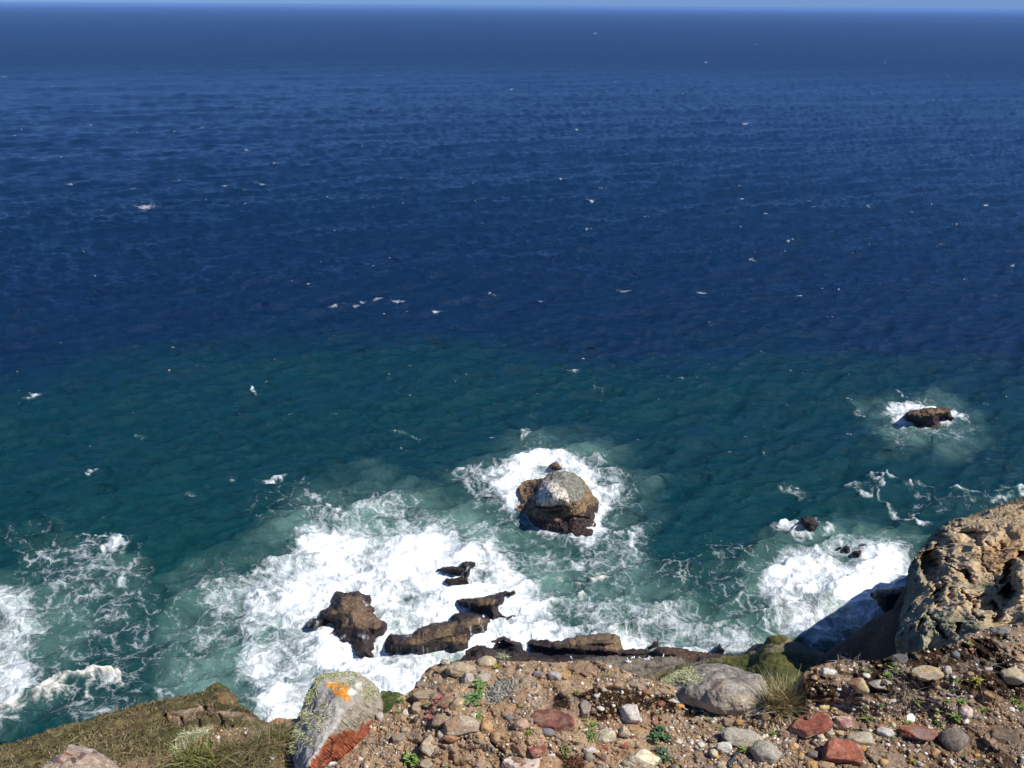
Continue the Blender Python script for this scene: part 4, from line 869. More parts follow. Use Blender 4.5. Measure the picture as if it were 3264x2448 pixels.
def add_stone(px, py, wpx, hpx, c1, label=None, kind='ang', c2=None, cthr=.15, cs=2.0, tilt=0.0, name='stone', cat='stone', group=None, sub=None, seed=None, sink=.30, patt=None, lean=0.0, cols=None):
    seed = seed if seed is not None else int(px * 7 + py * 13) % 9973
    dist = np.linalg.norm(ground_at(px, py) - CAMP)
    w_, h_ = wpx * dist / FPX, hpx * dist / FPX
    sub = sub or (5 if wpx > 95 else 4 if wpx > 34 else 3)
    V, Fc = stone_shape(kind, seed, sub)
    thick = h_ * (.5 if kind == 'slab' else .78); depth = h_ * (.85 if kind == 'slab' else .60)
    V = V * np.array([w_ / 2, depth / 2 + .10 * w_, thick / 2])
    if lean: cl, sl_ = math.cos(lean), math.sin(lean); V = V @ np.array([[1, 0, 0], [0, cl, sl_], [0, -sl_, cl]])
    if tilt: ct, st = math.cos(tilt), math.sin(tilt); V = V @ np.array([[ct, 0, st], [0, 1, 0], [-st, 0, ct]])
    foot = ground_at(px, py + .30 * hpx)
    O = np.array([foot[0], foot[1] + .10 * h_, foot[2] + (V[:, 2].max() - V[:, 2].min()) * (.5 - sink)])
    q = V / max(w_, h_) * cs
    n = fbm(q * 2 + seed, 4, .6)
    c = np.array(c1)[None] * (1 + .34 * fbm(q * 5 + seed + 5, 4, .65))[:, None]
    if c2 is not None: c = mixv(c, np.array(c2)[None] * (1 + .15 * n)[:, None], sstep(cthr - .12, cthr + .12, n))
    dust = sstep(.1, -.75, V[:, 2] / max(h_ * .45, 1e-6) + .5 * fbm(q * 3 + seed, 3)) + .35 * sstep(.1, .6, fbm(q * 2.6 + seed + 40, 4, .6))
    c = mixv(c, np.array([.36, .265, .17]), .85 * np.clip(dust, 0, 1) * (.5 if kind == 'oval' else 1))
    if patt is not None: c = patt(V / np.array([w_ / 2, h_ / 2, h_ / 2]), c, n)
    o = mesh_np(name, V, Fc, m_smooth if kind == 'oval' else m_stone, col=c)
    o.location = O
    return tag(o, label, cat, group) if label else o
RED, REDD, MAR, GRY, GRB, DGR, CRM, WHT, BEI, OCH, ORA, RUS, PNK, TANS, SLA = (.255, .088, .052), (.19, .062, .042), (.155, .062, .047), (.30, .28, .24), (.24, .20, .16), (.085, .08, .08), (.62, .54, .40), (.66, .63, .56), (.42, .36, .26), (.42, .27, .12), (.50, .24, .07), (.27, .12, .06), (.48, .33, .27), (.38, .28, .17), (.15, .15, .155)
ST = [  # px, py, w, h, colour, kind, label, extras
 (1551, 2108, 63, 50, (.46, .35, .21), 'round', 'round tan boulder standing on the very edge, dark speckled', dict(c2=(.36, .30, .22))),
 (1467, 2131, 92, 60, (.40, .30, .18), 'round', 'wide tan boulder overhanging a dark hole left of the round tan boulder', dict(c2=(.33, .29, .23))),
 (1422, 2111, 36, 25, GRB, 'ang', 'small grey stone perched left on the edge atop a brown one', dict(c2=(.44, .36, .26))),
 (1408, 2133, 38, 28, (.27, .19, .12), 'ang', 'brown stone under the small grey stone perched on the edge', {}),
 (1491, 2158, 42, 50, (.40, .32, .26), 'ang', 'pinkish grey rough stone under the wide tan boulder', {}),
 (1538, 2159, 50, 40, (.33, .28, .22), 'ang', 'grey rough stone under the round tan boulder', {}),
 (1332, 2181, 19, 28, (.20, .15, .14), 'ang', 'small dark stone sticking out of the sloping left edge', {}),
 (1350, 2210, 70, 40, (.31, .24, .16), 'ang', 'flat grey brown slab along the left slope of the edge', dict(kindx='slab')),
 (1329, 2250, 36, 40, (.36, .26, .17), 'slab', 'tan stone with a dark crack on its left, lower left slope', {}),
 (1455, 2243, 48, 55, (.37, .27, .17), 'ang', 'square tan stone with a dark left side and a yellow foot', dict(c2=(.55, .38, .12), cthr=.42)),
 (1406, 2296, 60, 44, (.29, .21, .135), 'ang', 'brown stone just below the dark red succulents', {}),
 (1470, 2307, 112, 70, (.35, .285, .205), 'ang', 'broad grey tan rock face in the middle of the bare bank', dict(c2=(.30, .20, .12))),
 (1408, 2336, 28, 35, (.45, .40, .31), 'slab', 'narrow pale stone on the left of the broad grey tan rock', {}),
 (1439, 2348, 54, 27, (.31, .16, .09), 'ang', 'rust coloured stone below the broad grey tan rock', {}),
 (1550, 2313, 42, 54, (.44, .25, .10), 'round', 'orange brown upright stone right of the broad grey tan rock', dict(c2=(.36, .25, .15))),
 (1580, 2345, 34, 46, (.38, .25, .13), 'round', 'rounded tan stone beside the long crack in the bank', {}),
 (1661, 2306, 48, 40, (.46, .30, .20), 'round', 'pinkish tan rounded stone near the maroon slab', {}),
 (1623, 2286, 25, 23, SLA, 'oval', 'smooth slate grey pebble bedded left of the pinkish tan stone', {}),
 (1366, 2370, 60, 88, (.36, .30, .22), 'ang', 'tall grey tan rock with an upright dark left edge', dict(c2=(.42, .33, .20))),
 (1360, 2432, 44, 40, (.35, .28, .20), 'ang', 'grey tan rock below the tall grey tan rock, at the bottom', {}),
 (1272, 2348, 42, 28, (.27, .215, .165), 'slab', 'flat grey brown stone below the red face of the lichen boulder', {}),
 (1291, 2325, 26, 20, (.33, .27, .2), 'ang', 'small grey stone next to the flat grey brown stone', {}),
 (1210, 2281, 25, 34, (.38, .34, .30), 'slab', 'pale grey shell shaped stone leaning on the lichen boulder', {}),
 (1325, 2292, 21, 24, DGR, 'ang', 'small dark grey angular stone left of the dark red succulents', {}),
 (1269, 2437, 40, 30, (.30, .19, .10), 'round', 'round brown stone at the bottom, below the lichen boulder foot', {}),
 (1509, 2280, 26, 25, (.60, .52, .34), 'ang', 'small cream stone beside the little green leaf plant', {}),
 (1052, 2432, 42, 26, (.36, .34, .31), 'ang', 'knobby grey stone in front of the lichen boulder foot', dict(c2=(.55, .53, .5))),
 (1759, 2290, 140, 60, MAR, 'slab', 'broad flat maroon slab bedded in the gravel', dict(c2=(.22, .085, .06))),
 (1747, 2330, 42, 36, (.17, .165, .165), 'oval', 'smooth dark grey oval pebble lying against the maroon slab', {}),
 (1721, 2346, 17, 18, (.42, .25, .17), 'oval', 'small pinkish pebble touching the dark grey oval pebble', {}),
 (1712, 2384, 60, 46, (.36, .17, .12), 'slab', 'red and pink wedge shaped stone below the dark oval pebble', dict(c2=(.19, .06, .045), cthr=0.)),
 (1660, 2428, 118, 50, (.55, .44, .36), 'slab', 'pale pink slab streaked with dark red at the bottom', dict(c2=(.25, .07, .045), cthr=.28)),
 (2007, 2278, 66, 82, (.56, .50, .42), 'ang', 'pale upright leaning stone on the dark moss', dict(c2=(.40, .36, .32), cthr=.3)),
 (1988, 2330, 40, 46, (.33, .28, .21), 'ang', 'grey and tan stone just below the pale leaning stone', dict(c2=(.45, .30, .15))),
 (1929, 2343, 66, 52, (.46, .39, .25), 'ang', 'square speckled beige stone beside the strap leaved plant', dict(c2=(.58, .52, .38))),
 (1866, 2253, 36, 62, (.26, .215, .165), 'slab', 'grey brown slab standing on edge left of the dark moss', dict(sink=.25)),
 (1768, 2150, 42, 42, (.40, .37, .33), 'ang', 'light grey cleft stone near the edge, right of centre', {}),
 (1798, 2150, 40, 40, (.46, .30, .14), 'slab', 'orange striped fan shaped stone next to the light grey stone', dict(patt='stripe')),
 (1925, 2198, 19, 16, (.44, .38, .29), 'round', 'small beige stone on the dark moss, the upper of two', {}),
 (1901, 2217, 20, 17, (.42, .39, .35), 'round', 'small pale grey stone on the dark moss, the lower of two', {}),
 (2167, 2249, 30, 18, (.52, .27, .09), 'round', 'orange pebble beside the pale ring', {}),
 (2038, 2296, 23, 26, (.60, .55, .46), 'ang', 'small whitish stone right of the pale leaning stone', {}),
 (2087, 2303, 24, 26, (.28, .14, .085), 'round', 'reddish brown pebble between the pale leaning stone and the ring', {}),
 (2047, 2412, 120, 86, (.66, .57, .38), 'ang', 'big cream coloured stone at the bottom beside the dark green plant', dict(c2=(.46, .30, .14), cthr=.42)),
 (1988, 2375, 27, 24, (.33, .10, .06), 'round', 'brick red pebble above the big cream coloured stone', {}),
 (1930, 2380, 22, 13, (.32, .08, .04), 'oval', 'thin flat brick red pebble left of the other brick red pebble', {}),
 (1876, 2410, 28, 40, (.25, .20, .15), 'oval', 'grey brown oval pebble standing below a pinkish white one', {}),
 (1880, 2391, 40, 26, (.56, .47, .43), 'ang', 'pinkish white pebble behind the grey brown oval pebble', {}),
 (1921, 2413, 24, 30, (.11, .075, .065), 'oval', 'dark brown oval pebble left of the big cream stone', {}),
 (1900, 2396, 15, 20, (.52, .34, .11), 'oval', 'small mustard yellow pebble between two darker oval pebbles', {}),
 (2360, 2350, 126, 62, (.34, .305, .24), 'ang', 'long speckled grey stone lying aslant with a dark hollow under it', dict(c2=(.26, .235, .19), tilt=-.28)),
 (2307, 2379, 46, 44, (.58, .55, .47), 'ang', 'knobbly white stone under the long speckled grey stone', dict(c2=(.36, .34, .3), cthr=.35)),
 (2443, 2391, 92, 78, (.335, .30, .235), 'round', 'big rounded grey stone beside a green rosette', dict(c2=(.27, .24, .19))),
 (2275, 2400, 27, 36, (.52, .42, .24), 'round', 'yellowish white pebble below the knobbly white stone', dict(c2=(.6, .55, .45))),
 (2302, 2438, 42, 30, (.46, .36, .22), 'round', 'rounded cream pebble at the bottom next to the dark stick', {}),
 (2440, 2286, 34, 32, (.36, .23, .11), 'round', 'orange brown stone right of the dry grass tuft foot', {}),
 (2322, 2301, 40, 34, (.25, .185, .13), 'ang', 'brown angular stone above the long speckled grey stone', {}),
 (2356, 2300, 30, 24, (.34, .21, .09), 'round', 'ochre stone touching the brown angular stone', {}),
 (2306, 2229, 28, 26, (.42, .27, .14), 'round', 'orange stone at the foot of the domed grey boulder', {}),
 (2238, 2223, 36, 36, (.34, .24, .12), 'ang', 'knobby ochre stone at the left foot of the domed grey boulder', dict(c2=(.2, .17, .14))),
 (2166, 2231, 74, 16, (.48, .43, .35), 'slab', 'low flat whitish stone left of the knobby ochre stone', {}),
 (2405, 2270, 48, 36, (.50, .42, .33), 'ang', 'pale lumpy stone in front of the dry grass tuft', dict(c2=(.2, .12, .1), cthr=.3)),
 (2580, 2310, 128, 56, (.27, .085, .055), 'slab', 'long brick red slab lying aslant below the mossy ledge', dict(tilt=.30, c2=(.21, .07, .05))),
 (2689, 2300, 54, 54, (.42, .22, .18), 'ang', 'pink stone with a whitish patch', dict(c2=(.62, .50, .38), cthr=.22, cs=1.1)),
 (2681, 2398, 112, 92, RED, 'block', 'brick red block with a white scuffed edge casting a dark shadow', dict(c2=(.36, .12, .07), cthr=.3, patt='scuff')),
 (2927, 2338, 112, 52, (.24, .085, .055), 'ang', 'pointed reddish brown stone near the straight twig', dict(c2=(.19, .12, .10), tilt=-.12)),
 (2744, 2353, 92, 44, (.37, .315, .23), 'round', 'tan grey oval stone behind the brick red block', {}),
 (2821, 2331, 48, 38, (.52, .48, .42), 'ang', 'whitish crumbly stone right of the tan grey oval stone', {}),
 (2846, 2308, 20, 25, (.50, .40, .26), 'round', 'small beige pebble above the whitish crumbly stone', {}),
 (3078, 2268, 40, 56, (.50, .40, .33), 'round', 'pale pinkish oval stone among the green rosettes', {}),
 (3040, 2355, 80, 86, (.155, .125, .10), 'ang', 'dark grey brown upright stone near the right edge', dict(c2=(.22, .18, .14))),
 (2531, 2377, 30, 30, (.48, .25, .08), 'round', 'orange and white pebble left of the brick red block', dict(c2=(.5, .4, .3))),
 (2593, 2404, 46, 30, (.16, .135, .115), 'ang', 'dark grey stone in the shadow of the brick red block', {}),
 (2589, 2437, 38, 32, (.42, .25, .09), 'round', 'ochre pebble below the dark grey stone, at the bottom', {}),
 (2632, 2437, 54, 32, (.34, .23, .13), 'round', 'tan pebble under the brick red block, at the bottom', {}),
 (2748, 2384, 27, 27, (.40, .24, .08), 'ang', 'ochre pebble at the right of the brick red block', {}),
 (2769, 2383, 17, 12, (.62, .58, .48), 'oval', 'small white pebble beside the ochre pebble', {}),
 (2808, 2316, 29, 23, (.30, .155, .075), 'round', 'rust pebble above the tan grey oval stone', {}),
 (2818, 2429, 26, 24, (.46, .29, .13), 'round', 'round orange pebble at the bottom, under the twig', {}),
 (2982, 2396, 26, 28, (.48, .30, .13), 'ang', 'ochre stone below the dark grey brown upright stone', {}),
 (2648, 2336, 25, 20, (.40, .34, .25), 'round', 'small beige grey stone between the red slab and the red block', {}),
 (2617, 2349, 25, 27, (.52, .43, .28), 'round', 'cream pebble above the brick red block', {}),
 (2675, 2335, 29, 22, (.40, .29, .16), 'ang', 'ochre grey pebble below the pink stone', {}),
 (2736, 2181, 60, 68, (.42, .22, .12), 'ang', 'upright orange stone with a yellow lichened top on the mossy ledge', dict(c2=(.40, .33, .18), cthr=-.05, cs=.9)),
 (2807, 2179, 70, 38, (.37, .34, .30), 'ang', 'flat grey white stone on the mossy ledge right of the orange one', dict(c2=(.27, .25, .22))),
 (2957, 2144, 96, 46, (.40, .29, .155), 'round', 'broad tan stone bedded in the dark moss under the outcrop', dict(c2=(.34, .30, .23))),
 (2640, 2139, 48, 28, (.58, .56, .50), 'ang', 'white lichened lump on the top left of the mossy ledge', {}),
 (2626, 2252, 34, 22, (.50, .38, .17), 'ang', 'bigger yellow stone at the foot of the mossy ledge', {}),
 (2658, 2254, 24, 18, (.52, .40, .19), 'round', 'smaller yellow stone at the foot of the mossy ledge', {}),
 (2630, 2222, 36, 24, (.15, .055, .042), 'ang', 'maroon stone in the face of the mossy ledge, left one of two', {}),
 (2668, 2224, 36, 22, (.17, .062, .042), 'ang', 'maroon stone in the face of the mossy ledge, right one of two', {}),
 (2673, 2241, 38, 13, (.17, .175, .185), 'slab', 'thin blue grey stone under the maroon stones', {}),
 (3230, 2149, 76, 70, (.40, .31, .18), 'ang', 'large tan and grey stone at the right margin', dict(c2=(.38, .34, .27))),
 (3254, 2099, 36, 26, (.42, .27, .15), 'round', 'orange tan stone above the large stone at the right margin', {}),
 (3020, 2136, 24, 38, (.42, .38, .30), 'ang', 'small upright pale stone right of the broad tan stone', {}),
 (2548, 2180, 34, 20, (.40, .28, .14), 'ang', 'ochre stone jutting from the left end of the mossy ledge', {}),
 (2595, 2159, 20, 24, (.42, .25, .13), 'round', 'orange brown stone near the white lichened lump', {}),
 (2865, 2098, 54, 38, (.11, .105, .10), 'ang', 'dark grey stone at the foot of the outcrop on the rim', {}),
 (3045, 2085, 27, 28, (.13, .135, .145), 'oval', 'slate blue pebble in the moss under the outcrop', {}),
 (3166, 2009, 24, 20, (.10, .105, .115), 'oval', 'slate blue round stone on the rim right of the outcrop foot', {}),
 (3196, 2011, 42, 28, (.20, .19, .175), 'ang', 'rough grey stone beside the slate blue round stone', {}),
 (3209, 2345, 90, 40, (.13, .095, .065), 'slab', 'dark brown mossy slab at the lower right margin', {}),
 (889, 2296, 34, 22, (.44, .22, .11), 'round', 'orange brown stone on the rim above the dry grass, left of the lichen boulder', {}),
 (2640, 2296, 20, 16, (.3, .2, .15), 'ang', 'small brown stone under the right end of the red slab', {}),
]
def p_stripe(q, c, n): return mixv(c, np.array([.24, .11, .04]), .8 * sstep(.2, .7, np.sin(q[:, 0] * 16 + q[:, 2] * 9 + 2 * n)))
def p_scuff(q, c, n): return mixv(c, np.array([.55, .45, .40]), .7 * sstep(.55, .8, q[:, 2] - .25 * np.abs(q[:, 1])) * sstep(.0, .3, n))
for px, py, w_, h_, c_, kd, lab, kw in ST:
    kw = dict(kw); kd = kw.pop('kindx', kd); pt = kw.pop('patt', None)
    add_stone(px, py, w_, h_, c_, lab, kd, patt={'stripe': p_stripe, 'scuff': p_scuff}.get(pt), **kw)

# smaller stones of a few kinds lying about, each its own object
rg = np.random.RandomState(5)
KINDS = [('small tan pebble lying in the gravel of the cliff top', 'tan pebbles', (.40, .29, .17), 'round'), ('small off white pebble lying in the gravel of the cliff top', 'off white pebbles', (.60, .55, .46), 'ang'),
         ('small grey pebble lying in the gravel of the cliff top', 'grey pebbles', (.25, .23, .21), 'round'), ('small orange pebble lying in the gravel of the cliff top', 'orange pebbles', (.46, .25, .09), 'round'),
         ('small rust red pebble lying in the gravel of the cliff top', 'rust red pebbles', (.27, .10, .06), 'ang'), ('small brown pebble lying in the gravel of the cliff top', 'brown pebbles', (.22, .15, .10), 'ang')]
placed = [(s[0], s[1], s[2], s[3]) for s in ST]
cnt = 0
while cnt < 170:
    px = rg.uniform(1180, 3262); e0 = edge_v(np.array([px]))[0]; py = rg.uniform(e0 + 10, 2447)
    s_ = 8 + rg.gamma(1.6, 3.6)
    if any(abs(px - a) < (c_ + s_) * .52 and abs(py - b) < (d_ + s_) * .52 for a, b, c_, d_ in placed): continue
    if 2090 < px < 2440 and py < 2235: continue
    placed.append((px, py, s_, s_))
    k = rg.choice(6, p=[.27, .20, .2, .12, .07, .14]); lab, grp, c_, kd = KINDS[k]
    c_ = np.array(c_) * rg.uniform(.65, 1.1); kd = kd if rg.uniform() < .4 else 'ang'
    add_stone(px, py, s_ * rg.uniform(.9, 1.3), s_ * rg.uniform(.7, 1.0), c_, lab, kd, name='pebble', cat='pebble', group=grp, sub=3 if s_ > 14 else 2, seed=1000 + cnt, sink=.42)
    cnt += 1

# gravel: thousands of grains nobody could count, one mesh
def grains(n, seed, smin, smax, usel, colf, sub=1):
    rg = np.random.RandomState(seed); D, Fc = ICO[sub]
    pu = rg.uniform(560, 4250, n * 2); e0 = edge_v(pu); pv = e0 + 2 + (2500 - e0) * rg.uniform(0, 1, n * 2)
    ok = usel(pu, pv); pu, pv = pu[ok][:n], pv[ok][:n]; n = len(pu)
    s_ = smin * (smax / smin) ** (rg.uniform(size=n) ** 2.2)
    P = ground_at(pu, pv); P[:, 2] += s_ * .05
    nv = len(D)
    r = 1 + .22 * rg.normal(size=(n, nv))
    V = D[None] * r[..., None] * np.stack([rg.uniform(.8, 1.4, n), rg.uniform(.8, 1.3, n), rg.uniform(.55, .9, n)], -1)[:, None]
    a = rg.uniform(0, 2 * PI, n); ca, sa = np.cos(a)[:, None], np.sin(a)[:, None]
    V = np.stack([V[..., 0] * ca - V[..., 1] * sa, V[..., 0] * sa + V[..., 1] * ca, V[..., 2]], -1) * s_[:, None, None]
    cols = colf(rg, pu, pv, n)
    return (P[:, None] + V).reshape(-1, 3), (Fc[None] + (np.arange(n) * nv)[:, None, None]).reshape(-1, 3), np.repeat(cols, nv, 0)
pal = np.array([(.44, .32, .19), (.36, .25, .14), (.62, .57, .48), (.68, .64, .56), (.26, .22, .19), (.13, .12, .115), (.46, .26, .10), (.29, .11, .065), (.24, .165, .105), (.46, .34, .28), (.50, .40, .22)])
def gcolf(rg, pu, pv, n):
    right = np.clip((pu - 1900) / 700, 0, 1)
    p0 = np.array([.2, .17, .09, .06, .1, .05, .12, .03, .1, .05, .03]); p1 = np.array([.12, .12, .13, .12, .13, .08, .07, .05, .12, .03, .03])
    cdf0, cdf1 = np.cumsum(p0 / p0.sum()), np.cumsum(p1 / p1.sum()); x = rg.uniform(size=n)
    k = np.where(rg.uniform(size=n) < right, np.searchsorted(cdf1, x), np.searchsorted(cdf0, x)).clip(0, 10)
    return pal[k] * rg.uniform(.7, 1.15, (n, 1))
def gsel(pu, pv):
    q = ground_at(pu, pv); q[:, 2] = 0
    return (np.random.RandomState(3).uniform(size=len(pu)) < np.where(moss_mask(pu, pv, q) > .5, .28, .95) * np.where(pu < 1000, .3, 1)) & (fbm(q * 7 + 50, 3) > -.32)
g1 = grains(22500, 21, .0012, .0055, gsel, gcolf, 1)
g2 = grains(560, 22, .005, .0095, gsel, gcolf, 2)
off = len(g1[0])
setting(mesh_np('gravel', np.concatenate([g1[0], g2[0]]), np.concatenate([g1[1], g2[1] + off]), m_smooth, col=np.concatenate([g1[2], g2[2]])), 'stuff', 'loose gravel of many colours over the cliff top')
# ------------------------------------------------------------------ the boulders that lean over the edge
A9 = (850, 2050, .2399)                                  # zoom of the lichened boulder
bo = Z(*A9, [(700, 415), (740, 398), (840, 392), (950, 372), (1060, 372), (1150, 378), (1230, 400), (1330, 460), (1400, 520), (1480, 590), (1520, 660), (1540, 740), (1560, 800), (1545, 900), (1500, 990), (1470, 1060), (1400, 1160), (1350, 1250), (1250, 1370), (1130, 1470), (960, 1560), (760, 1640), (640, 1720), (560, 1760), (430, 1760), (370, 1600), (330, 1480), (300, 1400), (330, 1250), (390, 1090), (440, 930), (500, 760), (560, 600), (640, 480)])
b_d = rbf([(*Z(*A9, [(x, y)])[0], d_) for x, y, d_ in ((700, 415, 2.87), (950, 372, 2.93), (1230, 400, 2.95), (1480, 590, 2.93), (1560, 800, 2.90), (1470, 1060, 2.85), (1250, 1370, 2.78), (960, 1560, 2.72), (560, 1760, 2.63), (430, 1760, 2.64), (330, 1480, 2.74), (330, 1250, 2.79), (440, 930, 2.83), (560, 600, 2.86),
           (1150, 830, 2.755), (1020, 960, 2.70), (850, 1200, 2.655), (680, 1450, 2.61), (560, 1650, 2.59), (850, 700, 2.77), (700, 1000, 2.73), (560, 1300, 2.68), (1050, 600, 2.79), (480, 1500, 2.66), (1300, 800, 2.80), (1200, 1100, 2.775), (1000, 1350, 2.735), (800, 1550, 2.69))])
red_p = Z(*A9, [(1490, 1000), (1500, 1060), (1400, 1180), (1300, 1330), (1150, 1480), (950, 1560), (700, 1660), (560, 1760), (540, 1740), (600, 1570), (720, 1400), (830, 1260), (960, 1180), (1040, 1140), (1120, 1160), (1200, 1180), (1260, 1060), (1290, 1020), (1310, 1110), (1380, 1040)])
ora_p = Z(*A9, [(790, 540), (850, 545), (900, 520), (900, 490), (960, 500), (985, 550), (1060, 570), (1080, 640), (1100, 700), (1130, 780), (1060, 770), (980, 740), (900, 710), (880, 640), (830, 600)])
wh1, wh2 = Z(*A9, [(1170, 545), (1200, 525), (1260, 530), (1270, 590), (1210, 600)]), Z(*A9, [(1075, 640), (1110, 600), (1160, 640), (1185, 670), (1130, 700), (1080, 690)])
crease = Z(*A9, [(1480, 600), (1340, 680), (1160, 810), (1030, 940), (880, 1180), (700, 1420), (560, 1640)])
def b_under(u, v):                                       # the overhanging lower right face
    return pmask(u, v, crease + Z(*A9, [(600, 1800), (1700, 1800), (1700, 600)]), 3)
def b_col(u, v, P, Nn, d, t):
    q = P * 22; n = fbm(q, 5, .6); n2 = fbm(q * 4 + 3, 4, .6); n3 = fbm(np.stack([(u + v) * .02, (u - v) * .12, 0 * u], -1), 4, .6)
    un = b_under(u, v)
    c = mixv(np.array([.30, .275, .235]), np.array([.42, .385, .335]), sstep(-.5, .5, n))
    c = mixv(c, np.array([.44, .30, .19]), .5 * sstep(.25, .6, fbm(q * .6 + 50, 3)) * (1 - un))
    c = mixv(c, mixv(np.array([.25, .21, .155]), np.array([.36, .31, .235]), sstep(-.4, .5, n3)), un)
    rd = sstep(-3, 3, pdist(u + 5 * n3, v + 7 * n3, red_p))
    c = mixv(c, mixv(np.array([.20, .055, .028]), np.array([.34, .10, .045]), sstep(-.5, .5, n3 + .4 * n2)), rd)
    c = mixv(c, np.array([.30, .16, .09]), .5 * rd * sstep(.35, .7, n2))
    c = mixv(c, np.array([.42, .43, .22]), .85 * sstep(.05, .45, n2 + .5 * n) * (1 - un) * np.maximum(sstep(28, 0, d) * (v < 2400), .55 * sstep(.1, .4, fbm(q * .7 + 80, 3))))
    o_ = sstep(-3.5, 2.5, pdist(u + 7 * n, v + 6 * n2, ora_p)); c = mixv(c, mixv(np.array([.55, .20, .02]), np.array([.66, .33, .05]), sstep(-.3, .5, n2)), o_ * sstep(-.5, -.05, n2 + .25))
    for p in (wh1, wh2): c = mixv(c, np.array([.68, .65, .50]), sstep(-3, 2.5, pdist(u + 4 * n, v + 4 * n2, p)))
    c = mixv(c, np.array([.62, .55, .44]), .75 * sstep(.55, .75, n2) * sstep(-6, 10, pdist(u, v, ora_p)))
    c = mixv(c, np.array([.10, .045, .03]), .8 * np.exp(-(ldist(u, v, Z(*A9, [(690, 1640), (760, 1560), (830, 1470), (860, 1330), (960, 1210)])) / 2.2) ** 2))
    return c
def b_disp(u, v, P):
    n3 = fbm(np.stack([(u + v) * .02, (u - v) * .12, 0 * u], -1), 4, .6)
    return .006 * n3 * b_under(u, v) - .012 * np.exp(-(ldist(u, v, Z(*A9, [(690, 1640), (760, 1560), (830, 1470), (860, 1330)])) / 3) ** 2)
m_boul = rock_mat('lichened rock', 190, .004, rough=.92, contrast=.32, coarse=36, spec=.15)
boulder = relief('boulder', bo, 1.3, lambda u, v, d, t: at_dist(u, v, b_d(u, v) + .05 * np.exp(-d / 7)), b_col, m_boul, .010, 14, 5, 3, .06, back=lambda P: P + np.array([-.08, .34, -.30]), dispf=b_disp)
tag(boulder, 'leaning grey boulder with an orange lichen patch and a rust red underside', 'boulder')
def boulder_at(u, v): return at_dist(u, v, b_d(u, v))

m_leaf, ns, ls, bs = M('leaf')
at = ns.new('ShaderNodeAttribute'); at.attribute_name = 'Col'; geo = ns.new('ShaderNodeNewGeometry')
nz_ = noise_n(ns, ls, geo.outputs['Position'], 150, 3)
vm = ns.new('ShaderNodeVectorMath'); vm.operation = 'SCALE'; ls.new(at.outputs['Color'], vm.inputs[0]); ls.new(remap(ns, ls, nz_, .3, .7, .75, 1.25), vm.inputs[3]); ls.new(vm.outputs[0], bs.inputs['Base Color'])
bs.inputs['Roughness'].default_value = .55; bs.inputs['Specular IOR Level'].default_value = .3

def blades(roots, dirs, length, width, bend, cols, seed, nseg=4, gravity=1.0):
    """curved tapering strips: roots (n,3), dirs (n,3) unit, length/width (n)"""
    rg = np.random.RandomState(seed); n = len(roots)
    side = np.cross(dirs, rg.normal(size=(n, 3))); side /= np.linalg.norm(side, axis=1)[:, None] + 1e-9
    bdir = np.stack([rg.normal(size=n), rg.normal(size=n), -gravity * np.abs(rg.normal(size=n)) - .2 * gravity], -1)
    V, Fc, Cc = [], [], []
    for k in range(nseg + 1):
        s = k / nseg
        p = roots + dirs * (length * s)[:, None] + bdir * (bend * length * s * s)[:, None]
        w_ = width * (1 - s) ** .7 * .5 + 1e-5
        V += [p - side * w_[:, None], p + side * w_[:, None]]
    V = np.stack(V, 1)                                   # n, 2(nseg+1), 3
    m = 2 * (nseg + 1)
    f1 = np.array([[2 * k, 2 * k + 1, 2 * k + 3, 2 * k + 2] for k in range(nseg)])
    Fc = (f1[None] + (np.arange(n) * m)[:, None, None]).reshape(-1, 4)
    return V.reshape(-1, 3), Fc, np.repeat(cols, m, 0)
def unit(x): return x / (np.linalg.norm(x, axis=-1)[..., None] + 1e-12)

# pale green tufts of lichen on the boulder
rg = np.random.RandomState(31)
pu, pv = rg.uniform(900, 1240, 60000), rg.uniform(2130, 2460, 60000)
q = fbm(np.stack([pu * .03, pv * .03, 0 * pu], -1), 4, .6)
rim_l = ldist(pu, pv, Z(*A9, [(780, 410), (640, 520), (560, 660), (470, 920), (400, 1100), (340, 1270), (310, 1420)])); rim_t = ldist(pu, pv, Z(*A9, [(780, 420), (960, 420), (1110, 430), (1160, 450)]))
pr = np.maximum(np.exp(-(rim_l / 15) ** 2) * 1.0, np.exp(-(rim_t / 15) ** 2) * .9)
for x, y, rx in ((620, 1060, 130), (740, 880, 70), (700, 700, 50), (1370, 620, 90), (480, 1250, 100), (1080, 520, 90)):
    cx, cy = Z(*A9, [(x, y)])[0]; pr = np.maximum(pr, .6 * np.exp(-((pu - cx) ** 2 + (pv - cy) ** 2) / (rx * .24) ** 2))
keep = (pdist(pu, pv, bo) > 1.5) & (rg.uniform(size=60000) < pr * sstep(-.35, .3, q))
pu, pv = pu[keep][:9500], pv[keep][:9500]; n_ = len(pu)
P = boulder_at(pu, pv) - unit(boulder_at(pu, pv) - CAMP) * .002
dirs = unit(rg.normal(size=(n_, 3)) * .8 + np.array([-.35, -.7, .6]))
cols = mixv(np.array([.36, .37, .17]), np.array([.62, .62, .36]), rg.uniform(size=n_)) * rg.uniform(.7, 1.1, (n_, 1))
V, Fc, Cc = blades(P, dirs, rg.uniform(.004, .011, n_), rg.uniform(.0016, .003, n_), .5, cols, 32, 3, .4)
mesh_np('lichen', V, Fc, m_leaf, col=Cc, parent=boulder)

